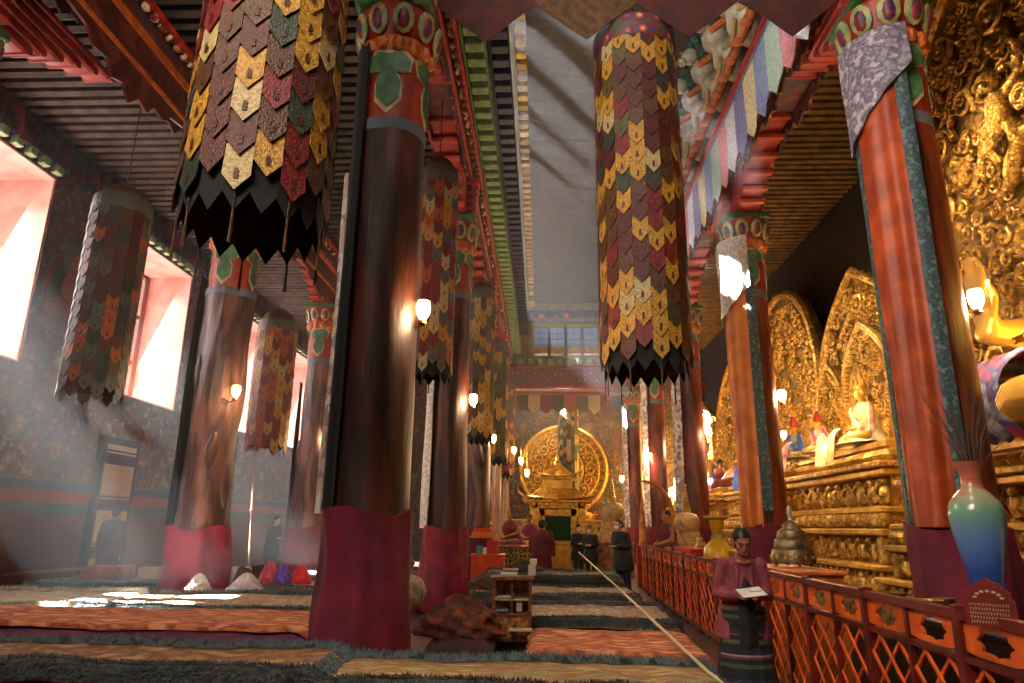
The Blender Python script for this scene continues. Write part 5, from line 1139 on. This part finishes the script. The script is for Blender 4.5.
# ================================================================== RIGHT OF THE RAILING
# tall porcelain vase
vm = bpy.data.materials.new('rainbow_porcelain'); vm.use_nodes = True; N = vm.node_tree.nodes; L = vm.node_tree.links; bs = N['Principled BSDF']; bs.inputs['Roughness'].default_value = .18
tc = N.new('ShaderNodeTexCoord'); sx = N.new('ShaderNodeSeparateXYZ'); L.new(tc.outputs['Object'], sx.inputs[0]); nz = N.new('ShaderNodeTexNoise'); nz.inputs['Scale'].default_value = 14; L.new(tc.outputs['Object'], nz.inputs['Vector'])
ad = N.new('ShaderNodeMath'); ad.operation = 'MULTIPLY_ADD'; ad.inputs[1].default_value = .14; L.new(nz.outputs[0], ad.inputs[0]); L.new(sx.outputs[2], ad.inputs[2])
rp = ramp_stops(N, [(.1, '#1c2c50'), (.42, '#2c4c98'), (.62, '#5a7ab0'), (.8, '#6a9a80'), (.92, '#a89a78'), (1.0, '#b86a54'), (1.06, '#b0563c')], 'LINEAR'); L.new(ad.outputs[0], rp.inputs[0]); L.new(rp.outputs[0], bs.inputs['Base Color'])
t = thing('porcelain_vase', 'tall porcelain vase shading from blue to green to coral behind the railing', 'vase', (2.84, 4.72, .98)); t.scale = (.93, .93, .97)
MB().lathe((0, 0, 0), [(.1, 0), (.105, .03), (.09, .1), (.1, .25), (.135, .45), (.168, .62), (.175, .7), (.16, .78), (.11, .84), (.07, .88), (.062, .94), (.072, 1.0), (.105, 1.045), (.11, 1.055), (.095, 1.05), (.055, .98), (.05, .9)], 40, 0, None, False).build('body', vm, t)
t2 = thing('dried_stalks', 'bundle of thin dried stalks standing in the tall vase', 'plant', (2.86, 4.72, 1.85)); b = MB(); rnd = random.Random(2)
for k in range(38):
    a = rnd.uniform(0, 6.28); sp = rnd.uniform(.03, .3); h = rnd.uniform(.35, .75); b.tube([(.02 * cos(a), .02 * sin(a), 0), (sp * .35 * cos(a), sp * .35 * sin(a), h * .5), (sp * cos(a), sp * sin(a), h)], [.004, .003, .0015], 4)
b.build('stalks', mat('dried_stalk', '#4a3420', .8), t2)
# dark side cabinets behind rail carrying the vase and bowls
def altar_table(label, loc, w, d, h, m, top=None, rz=0):
    t = thing('offering_table', label, 'table', loc, rz)
    b = MB().box((0, 0, h / 2), (w * .94, d * .94, h - .04), bev=.01); [b.box((q * w * .22, -d * .475, h / 2), (w * .36, .02, h * .6), bev=.006) for q in (-1, 1)]; b.build('body', m, t)
    MB().box((0, 0, h - .02), (w, d, .045), bev=.01).build('table_top', top or m, t); return t
dk = mat('dark_lacquer', '#2a1610', .4, 0, '#1a0e0a', 6)
for _p, _h, _lab in SEATS: altar_table(_lab, _p, .7, .7, _h, MATS['near_black_wood'])
altar_table('dark lacquered table behind the railing carrying the tall vase', (2.9, 4.72, 0), .5, .9, .975, dk)
altar_table('orange and gold shelf table under the bronze offering bell', (2.98, 8.6, 0), .55, 1.6, 1.13, ORAN, ORAN)
altar_table('dark table of offering bowls behind the near railing', (3.2, 6.3, 0), .6, 1.7, .93, dk)
altar_table('red painted offering table beside the yellow urn', (3.05, 13.9, 0), .7, 1.6, 1.2, REDB, REDB)
altar_table('dark table with bowls behind the placard', (3.4, 4.0, 0), .55, 1.0, .95, dk)
for k, (x, y, z, r, m, lab) in enumerate(((3.15, 6.6, .93, .09, BRONZE, 'dark bronze bowl on the near offering table'), (3.1, 5.95, .93, .1, GOLD_S, 'brass bowl nearest the tall vase'), (3.3, 6.1, .93, .08, BRONZE, 'small bronze bowl behind the brass bowl'), (3.25, 3.9, .95, .09, BRONZE, 'bronze bowl right of the red placard'), (3.4, 4.25, .95, .08, GOLD_S, 'brass bowl right of the tall vase'))):
    o = MB().lathe((0, 0, 0), [(r * .5, 0), (r * .45, .02), (r * .9, .06), (r * 1.1, .1), (r * 1.0, .1), (r * .6, .05), (.01, .04)], 24, 0, None, False).build('offering_bowl', m); o.location = (x, y, z); tag(o, lab, 'bowl')
o = MB().box((0, 0, .02), (.3, .5, .03), bev=.01).box((0, 0, .045), (.24, .42, .02), bev=.005).build('blue_tray', mat('blue_tray', '#5888b0', .4)); o.location = (3.1, 7.1, .93); tag(o, 'pale blue tray on the near offering table', 'tray')
# bronze tiered offering bell (mandala)
t = thing('bronze_offering_bell', 'tiered bronze bell-shaped offering set with leaf finial beside the railing', 'ritual object', (2.95, 8.5, 1.18))
MB().lathe((0, 0, 0), [(.24, 0), (.25, .03), (.235, .12), (.225, .15), (.2, .16), (.205, .18), (.195, .25), (.18, .27), (.16, .28), (.165, .3), (.15, .36), (.12, .38), (.1, .39), (.09, .43), (.05, .47), (.015, .49)], 36).build('tiers', BRONZE, t)
b = MB()
for k in range(14): a = 2 * pi * k / 14; b.ball((.245 * cos(a), .245 * sin(a), .07), .02, 6)
b.build('studs', GOLD_S, t); MB().ball((0, 0, .57), (.03, .014, .09), 12).ball((0, 0, .49), (.02, .02, .02), 8).build('leaf_finial', mat('silver_leaf', '#b0b0a8', .35, .7), t)
b = MB(); [b.tube([(.2 * cos(a), .2 * sin(a), 0), (.2 * cos(a), .2 * sin(a), -.03)], .02, 6) for a in (0, 1.57, 3.14, 4.71)]; b.build('feet', BRONZE, t)
# yellow urn
t = thing('yellow_urn', 'large glossy yellow urn with flared neck behind the railing', 'urn', (2.92, 11.9, .7))
MB().lathe((0, 0, 0), [(.16, 0), (.2, .05), (.24, .25), (.25, .42), (.22, .55), (.13, .66), (.09, .72), (.085, .8), (.11, .9), (.13, 1.0), (.2, 1.04), (.2, 1.06), (.12, 1.05)], 36).build('body', mat('yellow_glaze', '#d8a81c', .25, 0, '#c09014', 3), t)
MB().lathe((0, 0, 0), [(.1, .68), (.105, .72), (.1, .76)], 30).lathe((0, 0, 0), [(.2, 1.03), (.21, 1.05), (.2, 1.07)], 30).build('cream_rings', CREAM, t)
altar_table('low dark stand under the yellow urn', (2.95, 11.9, 0), .6, .7, .69, dk)
def stupa(label, loc, s, m, name='stupa'):
    t = thing(name, label, 'stupa', loc); b = MB(); 
    for k, (w, z) in enumerate(((.9, 0), (.82, .14), (.72, .28), (.6, .42))): b.box((0, 0, (z + .07) * s), (w * s, w * s, .15 * s), bev=.015)
    b.build('stepped_base', m, t); MB().lathe((0, 0, .55 * s), [(.26 * s, 0), (.34 * s, .2 * s), (.36 * s, .36 * s), (.28 * s, .5 * s), (.12 * s, .56 * s)], 28).build('dome', m, t)
    b = MB().box((0, 0, 1.16 * s), (.22 * s, .22 * s, .12 * s), bev=.01); [b.lathe((0, 0, (1.22 + k * .075) * s), [(.1 * s * (1 - k * .1), 0), (.12 * s * (1 - k * .1), .03 * s), (.09 * s * (1 - k * .1), .06 * s)], 16) for k in range(8)]; b.ball((0, 0, 1.88 * s), .05 * s, 10); b.build('spire', GOLD_S, t); return t
PALEGOLD = mat('pale_stupa_gold', '#c8a878', .4, .3, '#a07c48', 8, .4, 20)
altar_table('red carved plinth under the pale stupa', (2.35, 23.4, 0), 1.3, 1.2, 1.1, mat('plinth_red', '#6a2c1c', .5, 0, '#8a6a2c', 8))
stupa('pale gold stupa on a red plinth to the right of the golden shrine', (2.35, 23.4, 1.1), 1.15, PALEGOLD)
stupa('small cream stupa on the red offering table beside the urn', (3.0, 13.6, 1.2), .18, PALEGOLD, 'small_stupa')
stupa('white-gold reliquary between the tusk and third red pillar', (3.6, 17.6, 1.0), .85, PALEGOLD, 'reliquary')
altar_table('gilded stand under the white-gold reliquary', (3.6, 17.6, 0), .9, .9, 1.0, GOLD_D)
# elephant tusk
b = MB(); pts = []; rr = []
for i in range(15): q = i / 14; a = radians(15 + 100 * q); pts.append((2.42 + .72 * sin(radians(90) * (1 - q)) , 17.2, 1.75 + .92 * sin(radians(90) * (.18 + .82 * q)))); rr.append(.055 * (1 - .75 * q) + .008)
tk = thing('ivory_tusk', 'curved brown ivory tusk mounted above the railing', 'tusk', (0, 0, 0)); b.tube(pts, rr, 12); b.build('tusk', mat('old_ivory', '#a8703c', .35, 0, '#7a4a28', 6), tk); MB().lathe((3.13, 17.2, 1.0), [(.16, 0), (.1, .06), (.06, .12), (.08, .7), (.09, 1.05)], 16).build('mount', GOLD_S, tk)
altar_table('gilded table bearing the curved tusk', (3.13, 17.2, 0), .4, .4, 1.0, GOLD_D)
# cone banner
o = MB().lathe((0, 0, 0), [(.12, 0), (.09, .5), (.03, 1.2), (.01, 1.3)], 14).build('silk_cone', mat('yellow_red_silk', '#c88c30', .5, 0, '#a03020', 4)); o.location = (2.85, 20.0, 1.1); tag(o, 'thin yellow and red silk cone standing before the third gap', 'ornament')
altar_table('small red stand under the silk cone', (2.85, 20, 0), .4, .4, 1.1, REDP)
# placard with rows of script
PLM = mat('red_placard', '#7a1c18', .45, 0, '#641410', 5)
t = thing('red_placard', 'arched red placard with pale script fixed on the railing before the vase', 'sign', (2.3, 3.83, 1.09), radians(-40)); t.scale = (.8,) * 3
pp = [(-.14, 0), (.14, 0), (.14, .16), (.115, .18), (.125, .21), (.08, .235), (.07, .262), (.03, .272), (0, .298), (-.03, .272), (-.07, .262), (-.08, .235), (-.125, .21), (-.115, .18), (-.14, .16)]
Mx = Matrix(((1, 0, 0, 0), (0, 0, -1, 0), (0, 1, 0, 0), (0, 0, 0, 1)))
MB().prism(pp, .02, Mx).build('board', PLM, t, False); b = MB(); rnd = random.Random(1)
for r in range(5):
    x = -.11
    while x < .1:
        w = rnd.uniform(.006, .014); b.box((x + w / 2, -.022, .135 - r * .026), (w, .003, .003)); b.box((x + w * .3, -.022, .128 - r * .026), (.003, .003, .013)); x += w + .005
for k in range(7):
    a = pi * (k + .5) / 7; b.ball((.075 * cos(a), -.022, .165 + .05 * sin(a)), (.013, .002, .008), 8)
b.build('script', CREAM, t, False)

# ================================================================== FAR END
# golden pagoda shrine
t = thing('pagoda_shrine', 'golden two-roofed pagoda shrine with glazed front at the end of the nave', 'shrine', (.56, 24.2, 0))
pm_ = mat('shrine_gold', '#e0b050', .4, .4, '#b8842c', 8, .6, 14); b = MB()
b.box((0, 0, .5), (1.85, 1.5, 1.0), bev=.03).box((0, 0, 1.03), (1.95, 1.6, .08), bev=.02)
for q in (-1, 1): b.box((q * .78, -.7, 1.7), (.26, .2, 1.3), bev=.02); b.box((q * .85, 0, 1.7), (.12, 1.5, 1.3))
b.box((0, -.7, 2.28), (1.9, .2, .28), bev=.02).box((0, .7, 1.7), (1.9, .1, 1.3)); b.build('cabinet', pm_, t)
MB().box((0, -.6, 1.6), (1.5, .06, 1.15)).box((0, -.66, 2.05), (1.4, .08, .3), bev=.02).box((-.55, -.66, 1.6), (.25, .08, 1.1), bev=.02).box((.55, -.66, 1.6), (.25, .08, 1.1), bev=.02).build('niche_surround', pm_, t); MB().box((0, -.65, 1.52), (.86, .03, .8)).build('dark_niche', mat('dark_green_glass', '#1c3c24', .15), t, False)
b = MB()
for q in (-1, 1): b.box((q * .5, -.82, .5), (.8, .03, .7), bev=.01); spiral2 = [(q * .5 + .25 * (1 - i / 14) * cos(i * .7), -.86, .5 + .25 * (1 - i / 14) * sin(i * .7)) for i in range(14)]; b.tube(spiral2, .03, 6); b.tube([(q * .62, -.75, 1.15), (q * .55, -.85, 1.6), (q * .68, -.78, 2.1)], .06, 8)
for k in range(9): b.ball((-.8 + k * .2, -.84, 2.28), (.07, .05, .08), 8)
b.build('gilded_carving', GOLD_S, t)
def roof(name, z, w, d, h, wt, m):
    b = MB(); n = 8; rs = []
    for i in range(9):
        q = i / 8; sc = 1 - q * (1 - wt); zz = z + h * q ** 1.5
        ring = []
        for (sx, sy) in ((-1, -1), (0, -1), (1, -1), (1, 0), (1, 1), (0, 1), (-1, 1), (-1, 0)):
            up = .14 * (1 - q) ** 2 if sx and sy else 0; ring.append((sx * w / 2 * sc, sy * d / 2 * sc, zz + up))
        rs.append(ring)
    b.rings(rs)
    for k in range(15):
        x = -1 + 2 * k / 14
        b.tube([(x * w / 2 * (1 - q * (1 - wt)), -d / 2 * (1 - q * (1 - wt)), z + h * q ** 1.5 + .02) for q in (0, .25, .5, .75, 1)], .03, 5)
    for sx in (-1, 1): b.tube([(sx * w / 2, -d / 2, z + .14), (sx * (w / 2 + .12), -d / 2 - .1, z + .24), (sx * (w / 2 + .16), -d / 2 - .12, z + .38)], [.05, .04, .015], 6)
    b.box((0, 0, z - .03), (w * .97, d * .97, .06), bev=.01); b.build(name, m, t)
roof('lower_roof', 2.42, 2.35, 1.9, .38, .5, pm_); MB().box((0, 0, 2.98), (1.0, .8, .44), bev=.02).build('upper_storey', GOLD_S, t); roof('upper_roof', 3.2, 1.35, 1.1, .42, .2, pm_)
MB().lathe((0, 0, 3.6), [(.15, 0), (.1, .06), (.14, .14), (.05, .22), (.06, .3), (.01, .5)], 16).build('finial', GOLD_S, t)
# round golden halo on the far wall
t = thing('golden_halo', 'great round golden halo with scrolls on the far altar', 'halo', (1.15, 36.4, 4.45)); t.scale = (.84,) * 3
b = MB(); n = 40; b.lathe((0, 0, 0), [(2.7, 0), (2.7, .2)], 48, 0, None, True, Matrix.Rotation(radians(90), 4, 'X')); b.build('disc', GOLD_D, t, False)
b = MB()
for R_, tr in ((2.65, .14), (2.2, .08), (1.2, .1)): b.tube([(R_ * cos(2 * pi * i / 48), -.24, R_ * sin(2 * pi * i / 48)) for i in range(49)], tr, 8)
for ring, R_, r_, cnt in ((0, 1.7, .42, 16), (1, 2.42, .13, 34), (2, .75, .3, 8)):
    for k in range(cnt):
        a = 2 * pi * k / cnt; c0, c1 = R_ * cos(a), R_ * sin(a); b.tube([(c0 + r_ * (1 - .85 * i / 12) * cos(i * .85 + a), -.26, c1 + r_ * (1 - .85 * i / 12) * sin(i * .85 + a)) for i in range(13)], r_ * .17, 6)
b.build('scrollwork', GOLD, t)
altar_table('long gilded altar table below the round golden halo', (1.1, 35.2, 0), 6, 1.4, 1.9, GOLD_D, GOLD_S)
altar_table('tall gilded pedestal holding up the round golden halo', (1.15, 36.55, 0), 3.4, .8, 2.22, GOLD_D, GOLD_S)
seated('golden statue seated below the round halo at the far altar', (1.6, 35.3, 1.9), 0, 2.2, GOLD_S, PG, 'seated_statue', 'statue', crown=GOLD_S, hands=False)
muted = bpy.data.materials.new('sky_tinted_glass'); muted.use_nodes = True; _n = muted.node_tree.nodes; _l = muted.node_tree.links  # pane colour stands in for the dim blue-grey sky behind
_t = _n.new('ShaderNodeBsdfTranslucent'); _t.inputs[0].default_value = (.3, .36, .46, 1); _x = _n.new('ShaderNodeMixShader'); _x.inputs[0].default_value = .5
_n['Principled BSDF'].inputs['Base Color'].default_value = (.1, .12, .16, 1); _n['Principled BSDF'].inputs['Roughness'].default_value = .2; _l.new(_t.outputs[0], _x.inputs[1]); _l.new(_n['Principled BSDF'].outputs[0], _x.inputs[2]); _l.new(_x.outputs[0], _n['Material Output'].inputs[0])
# end wall with clerestory windows above the cross beam
ew = MB(); ew.box((1.3, 33.35, 9.0), (5.8, .3, 1.55)).box((1.3, 33.35, 12.1), (5.8, .3, 1.1)); ew.box((-1.05, 33.35, 10.65), (1.1, .3, 1.8)).box((3.6, 33.35, 10.65), (1.4, .3, 1.8)); ew.build('wall_end', mat('weathered_ochre_plaster', '#8a7452', .7, 0, '#6a5840', 4), None, False)['kind'] = 'structure'
for k, xc in enumerate((-.02, .81, 1.64, 2.47)):
    w = .83
    o = MB(); 
    for q in (-1, 1): o.box((xc + q * w * .5, 33.3, 10.65), (.14, .3, 1.75))
    o.box((xc, 33.3, 10.0), (w, .22, .1)).box((xc, 33.3, 11.42), (w, .3, .2)); o = o.build('window_%d' % (k + 5), mat('ochre_window_frame', '#a08050', .6), None, False); o['kind'] = 'structure'
    m = MB(); m.box((xc, 33.25, 10.7), (.04, .05, 1.2)); MB().box((xc, 33.24, 10.18), (w - .12, .08, .24)).build('yellow_sill_panel', YELP, o, False); m.box((xc, 33.25, 10.7), (.7, .05, .04)); m.box((xc, 33.25, 11.0), (.7, .05, .03)); m.box((xc, 33.25, 10.4), (.7, .05, .03)); m.build('window_frame', GREYB, o, False)
    MB().box((xc, 33.28, 10.75), (.7, .01, 1.2)).build('pane', muted, o, False)
area('end_window_daylight', (1.1, 34.4, 10.8), (0, -1, -.2), 4, 1.3, 120, (.85, .92, 1))
b = MB().box((1.3, 33.5 - .2, 11.62), (5.8, .5, .12)).box((1.3, 33.25, 9.72), (5.8, .5, .1)); b.build('trim_16', GREYB, None, False)['kind'] = 'structure'
b = MB().box((1.3, 33.12, 8.7), (5.6, .2, .9)); b.build('trim_17', frieze_mat('end_frieze_paint', ['#b88040', '#a04020', '#3c4c70', '#7a2c18', '#4c5c40'], 3.3), None, False)['kind'] = 'structure'
b = MB().box((1.3, 33.0, 8.2), (5.6, .3, .14)).box((1.3, 33.0, 9.2), (5.6, .3, .08)).box((1.3, 32.95, 7.85), (5.6, .35, .16)); b.build('trim_18', REDP, None, False)['kind'] = 'structure'
b = MB()
for k in range(11): b.box((-1.0 + k * .48, 33.0, 9.45), (.24, .3, .28), bev=.02)
b.build('trim_19', PALEG, None, False)['kind'] = 'structure'
b = MB().box((1.3, 33.2, 12.0), (5.6, .15, .35)); b.build('trim_20', MATS['cloud_frieze'], None, False)['kind'] = 'structure'

# throne and cabinets left of the shrine
t = thing('sutra_throne', 'low throne with brocade front where the red-robed monk sits', 'throne', (-.75, 21.2, 0)); MB().box((0, 0, .5), (1.9, 1.2, 1.0), bev=.02).build('base', REDP, t); MB().box((0, -.62, .72), (1.8, .04, .42), bev=.01).build('brocade_front', frieze_mat('brocade_panel', ['#c8a040', '#4a5a30', '#8a7030', '#2c3c24', '#a08030'], 7), t); MB().box((0, -.62, .25), (1.7, .04, .3), bev=.01).build('red_panel', REDB, t)
altar_table('orange painted cabinet loaded with wrapped scriptures', (-1.38, 18.7, 0), .9, .6, .85, mat('orange_cabinet', '#c8501c', .45, 0, '#a83c10', 5))
for k, (x, z, w, h, c, lab) in enumerate(((-1.3, .85, .3, .34, '#b02020', 'red boxed scripture on the orange cabinet'), (-1.65, .85, .14, .2, '#3a7888', 'small teal tin on the orange cabinet'), (-1.5, .85, .1, .16, '#d8d0c0', 'small white tin on the orange cabinet'), (-1.45, 1.25, .9, .06, '#c06c30', 'orange shelf board above the tins'), (-1.6, 1.31, .5, .1, '#d07020', 'orange wrapped scripture on the upper shelf'), (-1.58, 1.41, .46, .1, '#b83820', 'red wrapped scripture topmost of the stack'))):
    o = MB().box((0, 0, h / 2), (w, .3, h), bev=.01).build('scripture' if k in (0, 4, 5) else ('tin' if k < 3 else 'shelf_board'), mat('scr_%d' % k, c, .6)); o.location = (x + .04, 18.65, z); tag(o, lab, 'scripture' if k in (0, 4, 5) else ('tin' if k < 3 else 'shelf'))
# gold doll ornament + items on throne
o = MB().lathe((0, 0, 0), [(.14, 0), (.16, .1), (.1, .35), (.12, .45), (.07, .52), (.1, .6), (.02, .7)], 16).build('wrapped_figurine', mat('figurine_cream', '#c8a878', .6, 0, '#b85030', 6)); o.location = (-1.5, 20.6, 1.0); tag(o, 'small cream and gold wrapped figurine beside the seated monk', 'figurine')
altar_table('narrow carved stool under the wrapped figurine', (-1.85, 20.6, 0), .5, .4, 1.0, tw)
o = MB().box((0, 0, .08), (.2, .12, .16), bev=.01).build('yellow_box', mat('yellow_card', '#d8a030', .5)); o.location = (-.35, 20.8, 1.0); tag(o, 'small yellow box on the throne front', 'box')

# curtained doorway at mural wall
t = thing('door_curtain', 'tan and brown striped curtain in the doorway of the mural wall', 'curtain', (XL, 17.1, 0))
dc = bpy.data.materials.new('striped_curtain'); dc.use_nodes = True; N = dc.node_tree.nodes; L = dc.node_tree.links
tc = N.new('ShaderNodeTexCoord'); sx = N.new('ShaderNodeSeparateXYZ'); L.new(tc.outputs['Object'], sx.inputs[0]); mu = N.new('ShaderNodeMath'); mu.operation = 'MULTIPLY'; mu.inputs[1].default_value = .9; L.new(sx.outputs[2], mu.inputs[0]); fr = N.new('ShaderNodeMath'); fr.operation = 'FRACT'; L.new(mu.outputs[0], fr.inputs[0])
rp = ramp_stops(N, [(0, '#a8885c'), (.62, '#3c2c20'), (.86, '#a8885c'), (.9, '#3c2c20'), (.94, '#a8885c')]); L.new(fr.outputs[0], rp.inputs[0]); L.new(rp.outputs[0], N['Principled BSDF'].inputs['Base Color'])
sheet('fabric', lambda u, v: (.14 + .04 * sin(u * 50), -.62 + 1.24 * u, .3 + 3.1 * v), 60, 10, dc, t, (.012, 0, 0))
MB().box((.06, 0, 3.5), (.14, 1.6, .16)).box((.06, -.72, 1.75), (.12, .14, 3.4)).box((.06, .72, 1.75), (.12, .14, 3.4)).build('frame', DARK, t, False)
# large mural figure in relief paint on the wall
t = thing('mural_buddha', 'faded seated buddha painting with red halo on the left wall', 'painting', (XL + .005, 14.4, 5.55))
def disc(name, y, z, ry, rz_, m, x): 
    b = MB(); b.prism([(ry * cos(2 * pi * i / 40), rz_ * sin(2 * pi * i / 40)) for i in range(40)], .004, Matrix.Translation((x, y, z)) @ Matrix(((0, 0, 1, 0), (1, 0, 0, 0), (0, 1, 0, 0), (0, 0, 0, 1)))); return b.build(name, m, t, False)
disc('halo', 0, .95, .85, 1.15, mat('faded_red_paint', '#5c2820', .7, 0, '#482018', 6), 0); disc('halo_inner', 0, .9, .68, .95, mat('faded_green_paint', '#323c30', .7, 0, '#282c28', 6), .005); disc('head_halo', 0, 1.75, .42, .42, mat('faded_teal', '#3c4c40', .7), .01)
fl = mat('faded_flesh_paint', '#8a6048', .7, 0, '#704834', 8)
disc('head', 0, 1.72, .19, .24, fl, .015); disc('torso', 0, 1.1, .33, .45, fl, .015); disc('lap', 0, .55, .75, .3, mat('faded_orange_robe', '#7a5038', .7, 0, '#603c2c', 8), .018); disc('lotus_seat', 0, .2, .85, .2, mat('faded_seat', '#5a4430', .7), .02)

# ================================================================== HAZE
def haze(name, lo, hi, dens, an):
    m = bpy.data.materials.new(name); m.use_nodes = True; N = m.node_tree.nodes; L = m.node_tree.links; N.remove(N['Principled BSDF'])
    v = N.new('ShaderNodeVolumeScatter'); v.inputs['Density'].default_value = dens; v.inputs['Anisotropy'].default_value = an; v.inputs['Color'].default_value = (.9, .93, 1, 1); L.new(v.outputs[0], N['Material Output'].inputs['Volume'])
    c = [(a + b) / 2 for a, b in zip(lo, hi)]; d = [b - a for a, b in zip(lo, hi)]
    o = MB().box(c, d).build(name, m, None, False); o['kind'] = 'stuff'; o['label'] = 'thin incense haze catching the daylight in the %s' % ('window aisle' if 'aisle' in name else 'nave'); o['category'] = 'haze'; return o
haze('aisle_haze', (-10.75, 6.9, .6), (-2.7, 29, 9.1), .0036, .3)
haze('nave_haze', (-1.3, 8.7, 4.5), (3.5, 32.5, 12.5), .0085, .3)
